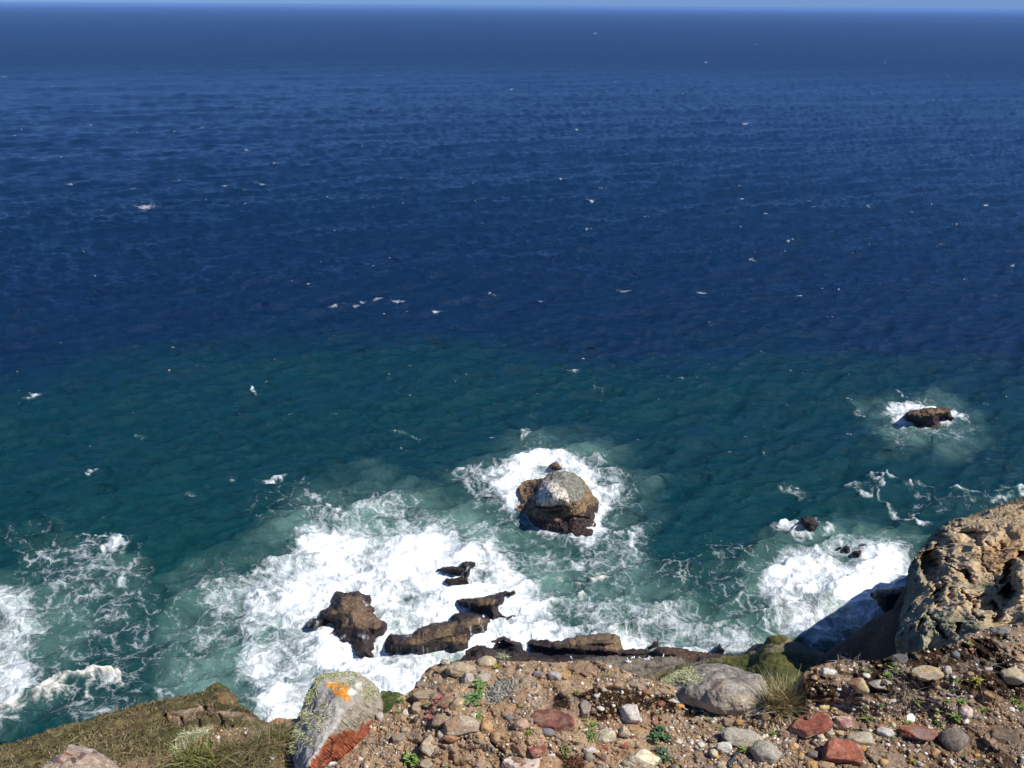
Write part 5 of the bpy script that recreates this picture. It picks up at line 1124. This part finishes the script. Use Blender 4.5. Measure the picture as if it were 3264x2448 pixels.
db = Z(1900, 1950, .6166, [(330, 372), (345, 345), (400, 318), (470, 290), (540, 272), (610, 265), (680, 272), (750, 292), (810, 315), (850, 335), (880, 365), (895, 420), (860, 490), (770, 530), (700, 540), (600, 520), (500, 500), (420, 470), (345, 425)])
d_d = rbf([(*Z(1900, 1950, .6166, [(x, y)])[0], d_) for x, y, d_ in ((330, 372, 3.02), (470, 290, 3.14), (610, 265, 3.22), (750, 292, 3.20), (880, 365, 3.08), (850, 490, 2.95), (700, 530, 2.91), (500, 495, 2.94), (350, 425, 3.02), (600, 390, 2.91), (720, 385, 2.91), (480, 380, 2.96), (620, 310, 3.05), (780, 420, 2.92), (650, 450, 2.87))])
def db_col(u, v, P, Nn, d, t):
    n = fbm(P * 20, 5, .6); n2 = fbm(P * np.array([110, 60, 60.]), 4, .6)
    c = mixv(np.array([.18, .16, .13]), np.array([.35, .315, .26]), sstep(-.5, .6, n + .5 * n2))
    c = mixv(c, np.array([.46, .37, .25]), .75 * sstep(2190, 2240, v + 14 * n))
    c = mixv(c, np.array([.42, .24, .12]), .7 * np.exp(-(((u - 2283) / 34) ** 2 + ((v - 2183) / 20) ** 2)) * sstep(-.4, .2, n2))
    c = mixv(c, np.array([.38, .39, .21]), .8 * sstep(.0, .4, n2 + .3 * n) * sstep(2260, 2140, u + 20 * n))
    return c
dome = relief('boulder', db, 1.4, lambda u, v, d, t: at_dist(u, v, d_d(u, v) + .03 * np.exp(-d / 8)), db_col, m_boul, .010, 12, 5, 2, .06, back=lambda P: P + np.array([.09, .3, -.35]))
tag(dome, 'broad domed grey boulder beside the dry grass tuft', 'boulder')
rg = np.random.RandomState(33)
pu, pv = rg.uniform(2110, 2330, 12000), rg.uniform(2105, 2200, 12000)
pr = np.maximum(np.exp(-(ldist(pu, pv, [(2118, 2165), (2150, 2146), (2195, 2130)]) / 11) ** 2), .9 * np.exp(-(((pu - 2196) / 26) ** 2 + ((pv - 2160) / 16) ** 2)))
keep = (pdist(pu, pv, db) > 1) & (rg.uniform(size=12000) < pr); pu, pv = pu[keep][:1500], pv[keep][:1500]; n_ = len(pu)
P = at_dist(pu, pv, d_d(pu, pv) - .002)
V, Fc, Cc = blades(P, unit(rg.normal(size=(n_, 3)) * .8 + np.array([-.2, -.6, .8])), rg.uniform(.006, .014, n_), rg.uniform(.002, .0035, n_), .5, mixv(np.array([.36, .38, .18]), np.array([.58, .59, .36]), rg.uniform(size=n_)), 34, 3, .4)
mesh_np('lichen', V, Fc, m_leaf, col=Cc, parent=dome)

cb = [(118, 2480), (130, 2448), (165, 2416), (200, 2400), (215, 2381), (230, 2371), (262, 2378), (300, 2390), (340, 2411), (368, 2432), (382, 2450), (392, 2490)]
cb_d = rbf([(118, 2480, 2.62), (165, 2416, 2.72), (230, 2371, 2.80), (300, 2390, 2.78), (382, 2450, 2.70), (392, 2490, 2.62), (250, 2430, 2.62), (250, 2490, 2.52), (200, 2440, 2.63)])
def cb_col(u, v, P, Nn, d, t):
    n = fbm(P * 25, 4, .6); n2 = fbm(P * 90, 3, .6)
    c = mixv(np.array([.34, .25, .18]), np.array([.48, .37, .27]), sstep(-.5, .5, n2 + .5 * n))
    for x, y, a, b, cc in ((172, 2419, 12, 10, (.15, .135, .12)), (218, 2402, 24, 3.5, (.27, .11, .06)), (190, 2428, 11, 7, (.22, .09, .08)), (235, 2424, 10, 9, (.12, .07, .065)), (211, 2424, 6, 8, (.46, .33, .18)), (265, 2405, 10, 6, (.16, .10, .085)), (302, 2401, 9, 6, (.17, .12, .11)), (222, 2440, 8, 6, (.35, .27, .17)), (255, 2418, 8, 8, (.20, .10, .07)), (330, 2436, 9, 6, (.3, .22, .16))):
        c = mixv(c, np.array(cc), sstep(1.25, .8, np.hypot((u + 3 * n - x) / a, (v + 2 * n2 - y) / b)))
    return mixv(c, np.array([.5, .47, .42]), .7 * sstep(14, 3, d) * (v < 2412) * sstep(-.2, .3, n2))
o = relief('conglomerate_boulder', cb, 1.3, lambda u, v, d, t: at_dist(u, v, cb_d(u, v) + .03 * np.exp(-d / 7)), cb_col, m_boul, .006, 30, 5, 3, .08, back=lambda P: P + np.array([-.15, .22, -.32]))
tag(o, 'pinkish conglomerate boulder with dark pebbles set in it, bottom left', 'boulder')

# ------------------------------------------------------------------ plants
def px_m(px, py): return np.linalg.norm(ground_at(px, py) - CAMP) / FPX
def leaf_mesh(root, out, up, L, W, fold, curl, col_a, col_b, nseg=5, tip=1.0, fat=.55):
    """one pointed leaf; out: horizontal direction, up: rise"""
    side = np.cross(out, [0, 0, 1.0]); side /= np.linalg.norm(side) + 1e-9
    V, Cc = [], []
    for k in range(nseg + 1):
        s = k / nseg
        c_ = root + out * (L * s * math.cos(up * (1 - curl * s))) + np.array([0, 0, 1.0]) * (L * s * math.sin(up * (1 - curl * s)))
        w_ = W * .5 * (math.sin(PI * min(1, (s * .92 + .08)) ** fat) ** .8 if s < 1 else .02)
        V += [c_ - side * w_ + np.array([0, 0, fold * w_]), c_, c_ + side * w_ + np.array([0, 0, fold * w_])]
        cc = np.array(col_a) * (1 - s) + np.array(col_b) * s; Cc += [cc, cc * 1.15, cc]
    Fc = []
    for k in range(nseg):
        a = 3 * k; Fc += [[a, a + 1, a + 4, a + 3], [a + 1, a + 2, a + 5, a + 4]]
    return np.array(V), np.array(Fc), np.array(Cc)
def join(parts):
    V, Fc, Cc, off = [], [], [], 0
    for v_, f_, c_ in parts: V.append(v_); Fc.append(f_ + off); Cc.append(c_); off += len(v_)
    return np.concatenate(V), np.concatenate(Fc), np.concatenate(Cc)
def rosette_parts(P, r, rg, ca, cb_, n=22, slim=.24, rise=(.15, 1.1), fat=.62):
    out = []
    for k in range(n):
        s = k / (n - 1); a = k * 2.39996 + rg.uniform(-.2, .2)
        L = r * (1.0 - .45 * s) * rg.uniform(.8, 1.15); up = rise[0] + (rise[1] - rise[0]) * s
        col = np.array(ca) * rg.uniform(.8, 1.2); colb = np.array(cb_) * rg.uniform(.85, 1.15)
        out.append(leaf_mesh(P + np.array([0, 0, .004]), np.array([math.cos(a), math.sin(a), 0]), up, L, L * slim * 1.3, .5, .35, col, colb, fat=fat))
    return out
GA, GB = (.075, .135, .030), (.19, .27, .065)
def rosette(px, py, w_, label, ca=GA, cb_=GB, n=22, slim=.24, name='rosette_plant', cat='plant', group='green rosette plants', extra=(), rise=(.15, 1.1), fat=.62):
    rg = np.random.RandomState(int(px * 3 + py)); parts = []
    for dx, dy, sc_ in ((0, 0, 1.0),) + tuple(extra):
        P = ground_at(px + dx, py + dy + .12 * w_); r = .56 * w_ * px_m(px, py) * sc_
        parts += rosette_parts(P, r, rg, ca, cb_, n, slim, rise, fat)
    V, Fc, Cc = join(parts); O = ground_at(px, py)
    o = mesh_np(name, V - O, Fc, m_leaf, col=Cc); o.location = O
    return tag(o, label, cat, group)
YA, YB = (.16, .16, .03), (.34, .30, .06)
for args in [
    (2918, 2232, 50, 'large bright green rosette, biggest single one on the slope under the mossy ledge'),
    (3037, 2165, 44, 'green rosette right under the broad tan stone'), (3036, 2196, 34, 'smaller rosette growing against the underside of the rosette below the tan stone'),
    (3111, 2168, 36, 'yellow green pair of rosettes left of the large stone at the right margin', YA, YB, 18, .26, 'rosette_plant', 'plant', 'green rosette plants', ((-9, 14, .8),)),
    (2850, 2134, 38, 'bushy twin rosette on top of the mossy ledge', GA, GB, 22, .24, 'rosette_plant', 'plant', 'green rosette plants', ((-22, 18, .75), (6, -14, .7))),
    (2763, 2143, 28, 'small rosette on the mossy ledge above the orange stone'),
    (2766, 2289, 52, 'spiky star shaped rosette below the mossy ledge', (.09, .14, .03), (.24, .27, .06), 16, .15),
    (2750, 2258, 34, 'narrow leaved rosette behind the spiky star shaped one', GA, GB, 14, .17), (2804, 2246, 36, 'dark round leaved plant in the shade of the mossy ledge', (.05, .11, .035), (.10, .19, .06), 16, .42),
    (2983, 2265, 34, 'leftmost green rosette of the clump around the pale pinkish stone'), (3013, 2236, 34, 'topmost green rosette of the clump around the pale pinkish stone'), (3062, 2238, 36, 'green rosette directly behind the pale pinkish oval stone'),
    (3043, 2285, 46, 'green rosette at the left foot of the pale pinkish oval stone'), (3010, 2258, 30, 'green rosette in the middle of the clump left of the pale pinkish stone'), (3133, 2265, 34, 'green rosette right of the pale pinkish oval stone'),
    (3232, 2236, 36, 'green rosette with a yellowed leaf near the right margin', GA, (.24, .26, .06)), (3254, 2258, 26, 'green plant cut by the right margin, under the rosette with a yellowed leaf'),
    (2895, 2308, 36, 'low bushy green plant in front of the white scrap', (.08, .13, .035), (.17, .24, .07)), (2990, 2303, 28, 'green rosette above the pointed reddish brown stone', GA, GB), (2843, 2342, 30, 'green plant right of the whitish crumbly stone', GA, GB, 14, .36),
    (2910, 2428, 30, 'yellow green rosette at the bottom under the twig', YA, YB, 14, .18), (3181, 2343, 28, 'yellowing rosette near the dark brown mossy slab', YA, YB, 14, .2), (3091, 2056, 26, 'bright green sprig on the rim under the outcrop', GA, (.24, .32, .07), 14, .3),
    (2876, 2257, 18, 'tiny yellow green sprout right of the dark round leaved plant', YA, YB, 10, .2),
    (2376, 2392, 48, 'star shaped green rosette in front of the long speckled grey stone', (.09, .15, .03), (.22, .27, .07), 18, .15), (2461, 2339, 38, 'spiky rosette above the big rounded grey stone', (.08, .12, .03), (.2, .24, .06), 16, .14),
    (2259, 2296, 30, 'spiky green rosette between the ring and the brown angular stone', (.10, .14, .03), (.26, .28, .08), 16, .15), (2294, 2323, 34, 'strap leaved green plant left of the long speckled grey stone', (.07, .14, .03), (.16, .25, .06), 12, .14),
    (1940, 2155, 26, 'small spiky rosette near the edge, right of the striped stone', (.10, .14, .03), (.26, .28, .08), 14, .14), (1966, 2143, 18, 'tiny yellowish rosette on the rim right of the small spiky rosette', YA, YB, 12, .16), (1837, 2208, 34, 'feathery yellow green tuft above the slab standing on edge', (.12, .14, .03), (.24, .26, .07), 30, .08),
    (1656, 2192, 22, 'small green rosette right of the grey lichen clump', (.10, .14, .03), (.26, .28, .08), 14, .14), (1661, 2254, 26, 'yellow orange spiky rosette below the grey lichen clump', (.20, .16, .03), (.40, .26, .06), 16, .12), (1686, 2336, 36, 'yellow tipped spiky rosette left of the dark oval pebble', (.11, .15, .03), (.34, .30, .06), 22, .12),
    (1583, 2128, 28, 'yellowing rosette at the right foot of the round tan boulder', YA, YB, 14, .3), (1521, 2362, 22, 'round yellow green rosette at the lower end of the bare bank', (.13, .14, .03), (.24, .24, .07), 18, .34), (1427, 2443, 26, 'bright yellow green rosette at the bottom under the pink flower', YA, (.34, .36, .09), 14, .3),
    (1277, 2233, 30, 'green plant on the rim beside the lichen boulder', (.08, .15, .03), (.2, .28, .07), 14, .4), (1273, 2272, 22, 'small green plant below the rim plant, near the red face', (.08, .15, .03), (.17, .26, .06), 12, .36), (1355, 2246, 24, 'yellow green tuft left of the dark red succulents', YA, YB, 20, .14), (1475, 2351, 20, 'tiny green plant at the foot of the broad grey tan rock', GA, GB, 12, .36),
    (1865, 2297, 24, 'yellow spiky rosette below the slab standing on edge', YA, YB, 14, .16), (1895, 2306, 30, 'yellow green rosette behind the square speckled beige stone', YA, YB, 14, .2),
    ]:
    rosette(*args)
# dark red succulents
for px, py, w_, lab, ex in ((1401, 2229, 26, 'dark red succulent with whitish tips, the top cluster of three', ((-8, 10, .8), (6, -8, .7))), (1384, 2246, 18, 'dark red succulent with whitish tips, small middle cluster of three', ()),
                            (1367, 2288, 26, 'dark red succulent with whitish tips, the lowest cluster of three', ((-4, -16, .7), (7, 4, .8))), (1421, 2258, 16, 'small brick red succulent right of the dark red ones', ())):
    rosette(px, py, w_, lab, (.20, .015, .02), (.42, .16, .15) if 'brick' not in lab else (.32, .07, .03), 16, .42, 'red_succulent', 'succulent', 'dark red succulents', ex, (.3, 1.3), .5)
for px, py, w_, lab, ex in ((2858, 2124, 20, 'pink and white succulent tucked in the moss at the outcrop foot', ()), (3098, 2075, 18, 'single reddish pink succulent in the moss below the bright green sprig', ())):
    rosette(px, py, w_, lab, (.32, .05, .05), (.56, .30, .26), 14, .45, 'red_succulent', 'succulent', None, ex, (.3, 1.3), .5)

def leafy(px, py, w_, h_, label, ca, cb_, nleaf, lpx, name='leafy_plant', cat='plant', lw=.62):
    rg = np.random.RandomState(int(px + py)); parts = []
    for k in range(nleaf):
        a, r = rg.uniform(0, 2 * PI), math.sqrt(rg.uniform())
        P = ground_at(px + .45 * w_ * r * math.cos(a), py + .45 * h_ * r * math.sin(a)) + np.array([0, 0, rg.uniform(.003, .016)])
        L = lpx * rg.uniform(.7, 1.3) * px_m(px, py); az = rg.uniform(0, 2 * PI)
        parts.append(leaf_mesh(P, np.array([math.cos(az), math.sin(az), 0]), rg.uniform(-.1, .9), L, L * lw, .35, .6, np.array(ca) * rg.uniform(.75, 1.2), np.array(cb_) * rg.uniform(.8, 1.2), 4, fat=.75))
    V, Fc, Cc = join(parts); O = ground_at(px, py)
    o = mesh_np(name, V - O, Fc, m_leaf, col=Cc); o.location = O
    return tag(o, label, cat)
leafy(1527, 2200, 34, 60, 'upright bushy green plant left of the grey lichen clump', (.085, .155, .04), (.17, .25, .07), 34, 15)
leafy(1508, 2236, 62, 44, 'grey green leafy plant spreading under the upright bushy plant', (.085, .15, .05), (.16, .23, .08), 36, 17)
leafy(1524, 2288, 24, 28, 'small green leafy plant above the orange brown upright stone', (.085, .155, .04), (.16, .23, .07), 12, 14)
leafy(1317, 2428, 50, 44, 'green leafy plant at the bottom below the tall grey tan rock', (.085, .155, .035), (.18, .27, .06), 26, 17)
leafy(2100, 2352, 60, 60, 'creeping dark green plant above the big cream stone', (.035, .075, .025), (.07, .135, .045), 40, 15)
leafy(2112, 2412, 34, 60, 'dark green sprig trailing down beside the big cream stone', (.035, .075, .025), (.07, .135, .045), 26, 14)
leafy(1801, 2402, 32, 56, 'olive green creeping sprig at the bottom, left of the pinkish white pebble', (.08, .11, .03), (.16, .19, .05), 40, 13, lw=.3)
leafy(1885, 2345, 26, 66, 'grass green strap leaved plant left of the square speckled beige stone', (.07, .14, .025), (.15, .25, .05), 34, 20, lw=.2)

def tuft(name, spots, nb, lo, hi, wd, cols, label=None, cat=None, seed=0, lean=(0, 0, 1.0), spread=.5, bend=.35, kind=None, grav=1.0, base=None):
    rg = np.random.RandomState(seed); Ps, n_ = [], 0
    for px, py, rx, ry, wgt in spots:
        k = int(nb * wgt); a, r = rg.uniform(0, 2 * PI, k), np.sqrt(rg.uniform(size=k))
        Ps.append((base or ground_at)(px + rx * r * np.cos(a), py + ry * r * np.sin(a)))
    P = np.concatenate(Ps); k = len(P)
    dirs = unit(rg.normal(size=(k, 3)) * spread + np.array(lean)); ci = rg.choice(len(cols), size=k)
    V, Fc, Cc = blades(P, dirs, rg.uniform(lo, hi, k), np.full(k, wd) * rg.uniform(.6, 1.3, k), bend, np.array(cols)[ci] * rg.uniform(.7, 1.2, (k, 1)), seed + 1, 5, grav)
    O = P.mean(0); o = mesh_np(name, V - O, Fc, m_leaf, col=Cc); o.location = O
    if kind: return setting(o, kind, label)
    return tag(o, label, cat)
DRY = [(.52, .41, .21), (.42, .32, .15), (.30, .23, .10), (.60, .49, .28), (.26, .25, .08)]
tuft('grass_tuft', [(2484, 2268, 44, 13, 1)], 900, .07, .155, .0026, DRY, 'big tuft of dry straw coloured grass between the domed boulder and the mossy ledge', 'grass tuft', 41, (.05, -.1, 1.0), .34, .22)
tuft('grass', [(650, 2420, 90, 26, .26), (760, 2405, 100, 34, .32), (860, 2375, 56, 42, .24), (905, 2335, 30, 26, .10), (700, 2445, 160, 16, .22)], 2700, .03, .085, .0017,
     [(.20, .16, .07), (.27, .21, .10), (.13, .13, .035), (.10, .13, .03), (.33, .25, .13), (.16, .12, .06)], 'dry and green grass covering the rim left of the lichen boulder', None, 43, (.3, -.15, .6), .7, .6, 'stuff')
tuft('grass_tuft', [(640, 2436, 60, 14, 1)], 300, .05, .11, .003, [(.12, .17, .03), (.20, .22, .05), (.28, .26, .08)], 'fresh green grass tuft in the dry grass at the bottom left', 'grass tuft', 45, (.05, -.1, 1.0), .45, .3)
tuft('grass_tuft', [(2067, 2438, 22, 8, 1)], 26, .04, .09, .0016, [(.45, .38, .22), (.3, .25, .13)], 'few dry grass stalks over the left corner of the big cream stone', 'grass tuft', 46, (-.35, -.2, .8), .3, .4)
tuft('lichen_clump', [(600, 2352, 34, 16, .5), (575, 2392, 22, 14, .4), (640, 2336, 26, 7, .2)], 1500, .008, .02, .003, [(.48, .49, .28), (.36, .38, .19), (.58, .58, .38)], 'pale green lichen clump on the rim at the left of the dry grass', 'lichen', 47, (0, -.3, .8), .8, .4)
tuft('lichen_clump', [(1605, 2200, 42, 26, .8), (1640, 2180, 20, 14, .4), (1575, 2225, 24, 20, .3)], 1700, .008, .022, .003, [(.40, .41, .33), (.50, .52, .44), (.20, .17, .13), (.13, .10, .08)], 'wiry grey green lichen clump on the bank right of the bushy green plant', 'lichen', 48, (0, -.2, .8), .9, .5)
tuft('lichen_clump', [(1601, 2094, 12, 5, 1)], 260, .008, .018, .0026, [(.46, .48, .28), (.36, .40, .2)], 'small yellowish lichen tuft on the rim right of the round tan boulder', 'lichen', 49, (0, -.1, 1), .7, .4)
tuft('dry_twigs', [(2878, 2168, 40, 26, .6), (2868, 2200, 26, 26, .4)], 110, .03, .08, .0022, [(.16, .13, .10), (.24, .20, .16)], 'tangle of thin dead twigs on the mossy ledge under the flat white stone', 'twigs', 50, (0, -.3, .3), .9, .6)
tuft('dry_twigs', [(3140, 2130, 46, 20, 1)], 90, .03, .08, .0022, [(.26, .22, .17), (.34, .30, .24)], 'tangle of grey dead twigs above the yellow green pair of rosettes', 'twigs', 51, (.2, -.3, .3), .9, .6)
tuft('dry_twigs', [(2700, 2112, 40, 5, 1)], 46, .02, .06, .002, [(.2, .17, .14), (.30, .26, .2)], 'dead twigs sticking up on the top rim of the mossy ledge', 'twigs', 52, (-.3, -.1, .7), .6, .3)
tuft('moss_tuft', [(1832, 2430, 30, 17, 1)], 1100, .006, .016, .002, [(.16, .055, .03), (.10, .04, .022), (.22, .10, .05)], 'reddish brown moss cushion at the bottom, right of the pale pink slab', 'moss', 53, (0, -.2, .8), .8, .5)
# short dry grass all over the headland
rg = np.random.RandomState(61)
pu = rg.uniform(-60, 840, 26000); pv = rg.uniform(2175, 2470, 26000)
keep = (pdist(pu, pv, hl_poly) > 3) & ((pdist(pu, pv, crag) < -4) | (rg.uniform(size=26000) < .35)); pu, pv = pu[keep], pv[keep]; k = len(pu)
P = at_dist(pu, pv, hl_d(pu, pv) - .02)
qn = fbm(P * .8, 3)
cols = mixv(np.array([.19, .145, .07]), np.array([.11, .10, .035]), sstep(-.3, .5, qn + .4 * rg.normal(size=k))) * rg.uniform(.65, 1.3, (k, 1))
V, Fc, Cc = blades(P, unit(rg.normal(size=(k, 3)) * .5 + np.array([.1, -.2, 1.0])), rg.uniform(.04, .13, k), rg.uniform(.014, .03, k), .4, cols, 62, 3)
setting(mesh_np('headland_grass', V, Fc, m_leaf, col=Cc), 'stuff', 'short dry grass covering the headland')

# ------------------------------------------------------------------ flower, sticks, ring, scrap, gulls
def tube(pts, rad, col, sides=6):
    pts = np.array(pts, float); n = len(pts); V, Cc = [], []
    rad = np.broadcast_to(np.asarray(rad, float), (n,))
    T = unit(np.gradient(pts, axis=0)); ref = np.array([.3, .5, .8])
    A_ = unit(np.cross(T, ref)); B_ = np.cross(T, A_)
    for k in range(n):
        for s in range(sides):
            a = 2 * PI * s / sides; V.append(pts[k] + (A_[k] * math.cos(a) + B_[k] * math.sin(a)) * rad[k]); Cc.append(np.array(col) * (1 + .15 * math.sin(7 * k + s)))
    Fc = [[k * sides + s, k * sides + (s + 1) % sides, (k + 1) * sides + (s + 1) % sides, (k + 1) * sides + s] for k in range(n - 1) for s in range(sides)]
    return np.array(V), np.array(Fc), np.array(Cc)
def ball(P, r, col, rg, rough=.25, sub=2):
    D, Fc = ICO[sub]; V = D * (r * (1 + rough * rg.normal(size=len(D))))[:, None] + P
    return V, np.concatenate([Fc, Fc[:, :1]], 1) * 0 + np.concatenate([Fc, Fc[:, 2:3]], 1), np.broadcast_to(np.array(col), (len(D), 3)) * (1 + .2 * rg.normal(size=(len(D), 1)))
def lin(p0, p1, n, jit=0.0, seed=0):
    rg = np.random.RandomState(seed); s = np.linspace(0, 1, n)[:, None]
    return np.array(p0) * (1 - s) + np.array(p1) * s + jit * rg.normal(size=(n, 3)) * np.sin(PI * s)
rg = np.random.RandomState(71)
g0 = ground_at(1478, 2452); s_ = px_m(1480, 2400)
def stem_to(px, py, name, lab, col_head, r, cat, parts):
    top = at_dist(px, py, np.linalg.norm(g0 - CAMP) + .01)
    root = bpy.data.objects.new(name, None); C.objects.link(root); root.location = g0; tag(root, lab, cat)
    V, Fc, Cc = tube(lin(g0, top, 7, .0015, px), .0009, (.16, .09, .05)); mesh_np('stem', V - g0, Fc, m_leaf, col=Cc, parent=root)
    ps = []
    for k in range(26):
        d_ = unit(rg.normal(size=3) + np.array([0, -.2, .6])); az = unit(np.array([d_[0], d_[1], 1e-3]))
        ps.append(leaf_mesh(top, az, math.asin(np.clip(d_[2], -1, 1)), r, r * .6, .3, .2, np.array(col_head) * .8, np.array(col_head) * 1.2, 3, fat=.9))
    V, Fc, Cc = join(ps); mesh_np('flower_head', V - g0, Fc, m_leaf, col=Cc, parent=root)
stem_to(1487, 2380, 'pink_flower', 'small pink flower on a thin stem at the bottom of the bank', (.50, .20, .55), 7.5 * s_, 'flower', None)
stem_to(1473, 2400, 'dead_flower', 'dark dead flower head on a thin stem left of the pink flower', (.05, .028, .025), 6 * s_, 'flower', None)
def stick(pts, rad, col, label, name='stick', cat='stick', jit=.003):
    Q = [ground_at(x, y) + np.array([0, 0, rad * 1.3]) for x, y in pts]
    P = np.concatenate([lin(a, b, 6, jit, int(pts[0][0]) + k)[:(6 if k == len(Q) - 2 else 5)] for k, (a, b) in enumerate(zip(Q[:-1], Q[1:]))])
    O = P.mean(0); V, Fc, Cc = tube(P, np.linspace(rad, rad * .55, len(P)), col)
    o = mesh_np(name, V - O, Fc, m_stone, col=Cc); o.location = O; return tag(o, label, cat)
stick([(2916, 2404), (2950, 2372), (2978, 2348), (2990, 2332)], .0032, (.34, .29, .22), 'straight pale twig lying below the pointed reddish brown stone')
stick([(2992, 2212), (3030, 2222), (3062, 2226), (3085, 2240), (3104, 2254)], .0042, (.22, .19, .16), 'crooked grey branch behind the pale pinkish oval stone')
stick([(3000, 2216), (3026, 2209)], .0022, (.50, .45, .36), 'short pale twig above the crooked grey branch')
stick([(2318, 2448), (2340, 2420), (2352, 2408), (2356, 2398)], .0055, (.055, .055, .06), 'charred dark stick at the bottom in front of the long grey stone')
stick([(1478, 2322), (1492, 2336), (1507, 2347)], .0028, (.30, .26, .22), 'little grey twig below the broad grey tan rock')
c0 = ground_at(2194, 2255); rr = 18 * px_m(2194, 2255); tt_ = np.linspace(0, 2 * PI, 33)
V, Fc, Cc = tube(np.stack([rr * np.cos(tt_), rr * .86 * np.sin(tt_), .004 + .004 * np.sin(tt_)], -1), .0019, (.42, .40, .35)); o = mesh_np('ring', V, Fc, m_stone, col=Cc); o.location = c0 + np.array([0, 0, .004])
tag(o, 'pale grey ring lying on the gravel left of the domed grey boulder foot', 'ring')
c0 = ground_at(2899, 2290); s_ = px_m(2899, 2290); gx_, gy_ = np.meshgrid(np.linspace(-1, 1, 9), np.linspace(-1, 1, 6)); rg = np.random.RandomState(81)
wz = .5 * fbm(np.stack([gx_ * 1.2, gy_ * 1.2, 0 * gx_], -1), 2)
V = np.stack([gx_ * 16 * s_ * (1 - .3 * np.abs(gy_) * (gx_ > 0)), gy_ * 9 * s_ * (1 + .25 * np.sin(5 * gx_)) / .75, (wz * 9 + 5) * s_ + 5 * s_ * gy_], -1).reshape(-1, 3)
V2_ = V - np.array([0, 0, .0012]); top = gridfaces(6, 9)
m_pap, ns, ls, bs = M('weathered paper'); geo = ns.new('ShaderNodeNewGeometry')
ls.new(mixc(ns, ls, noise_n(ns, ls, geo.outputs['Position'], 120), (.62, .61, .58), (.82, .81, .78)), bs.inputs['Base Color']); bs.inputs['Roughness'].default_value = .8
o = mesh_np('paper_scrap', np.concatenate([V, V2_]), np.concatenate([top, top[:, ::-1] + len(V)]), m_pap); o.location = c0
tag(o, 'crumpled white scrap lying behind the low bushy green plant', 'scrap')
m_gull = rock_mat('gull feathers', 20, .004, rough=.8, contrast=.12)
D, Fi = ICO[3]
b_ = D * np.array([.085, .20, .09]); b_[:, 2] += .06 * np.clip(-D[:, 1], 0, 1) ** 2; b_[:, 0] *= 1 - .6 * np.clip(-D[:, 1] - .3, 0, 1); b_[:, 2] += .20
h_ = D * np.array([.055, .075, .058]); h_[:, 1] += .20; h_[:, 2] += .335; h_[D[:, 1] > .9, 1] += .05
nk = D * np.array([.05, .06, .09]); nk[:, 1] += .17; nk[:, 2] += .27
lg = [np.array([[sx_ - .008, .0 - .008, 0], [sx_ + .008, -.008, 0], [sx_, .010, 0], [sx_ - .008, -.008, .13], [sx_ + .008, -.008, .13], [sx_, .010, .13]]) for sx_ in (-.04, .04)]
lf = np.array([[0, 1, 4], [0, 4, 3], [1, 2, 5], [1, 5, 4], [2, 0, 3], [2, 3, 5]])
gv, gf, gc, off = [], [], [], 0
for v_, f_, kind_ in ((b_, Fi, 'b'), (nk, Fi, 'h'), (h_, Fi, 'h'), (lg[0], lf, 'l'), (lg[1], lf, 'l')):
    gv.append(v_); gf.append(f_ + off); off += len(v_)
    cc = np.tile(np.array([[.82, .82, .80]]), (len(v_), 1))
    if kind_ == 'b': cc[(v_[:, 2] > .225) & (np.abs(v_[:, 0]) > .035) & (v_[:, 1] < .08)] = (.42, .43, .45)
    if kind_ == 'l' : cc[:] = (.5, .3, .15)
    gc.append(cc)
gull0 = None
for i, (px, py, az) in enumerate(((2002, 2108, .4), (2006, 2113, 1.9), (2010, 2105, -.7), (2020, 2099, 2.6), (2043, 2104, .9), (2057, 2104, -1.6), (2067, 2103, 3.0), (2075, 2100, 1.2), (2113, 2097, -.3), (1823, 2103, .6), (1998, 2112, -2.2))):
    z_ = shelf_pos(np.array([[px]], float), np.array([[py + 3.]]), np.array([[40.]]), np.array([[.3]]))[0, 0]
    if gull0 is None:
        gull0 = o = mesh_np('gull', np.concatenate(gv), np.concatenate(gf), m_gull, col=np.concatenate(gc))
    else:
        o = gull0.copy(); C.objects.link(o)
    hit = SC.ray_cast(bpy.context.evaluated_depsgraph_get(), Vector(CAMP), Vector(rays(float(px), py + 3.)).normalized()) if i == 0 else None
    o.location = z_; o.rotation_euler = (0, 0, az)
    tag(o, 'white gull resting on the grey part of the rock shelf', 'gull', 'gulls resting on the rock shelf')

# ------------------------------------------------------------------ the air
hv = np.array([(x, y, z) for x in (-40000., 40000.) for y in (-400., 40000.) for z in (-3.0, 63.0)])
hf = np.array([[0, 1, 3, 2], [4, 6, 7, 5], [0, 4, 5, 1], [2, 3, 7, 6], [0, 2, 6, 4], [1, 5, 7, 3]])
m_hz = bpy.data.materials.new('sea air'); m_hz.use_nodes = True; nt = m_hz.node_tree; nt.nodes.remove(nt.nodes['Principled BSDF'])
pv_ = nt.nodes.new('ShaderNodeVolumePrincipled'); pv_.inputs['Color'].default_value = (.27, .50, 1.0, 1); pv_.inputs['Density'].default_value = 7.5e-5; pv_.inputs['Anisotropy'].default_value = 0.0
nt.links.new(pv_.outputs[0], nt.nodes['Material Output'].inputs['Volume'])
setting(mesh_np('haze', hv, hf, m_hz, smooth=False), 'stuff')
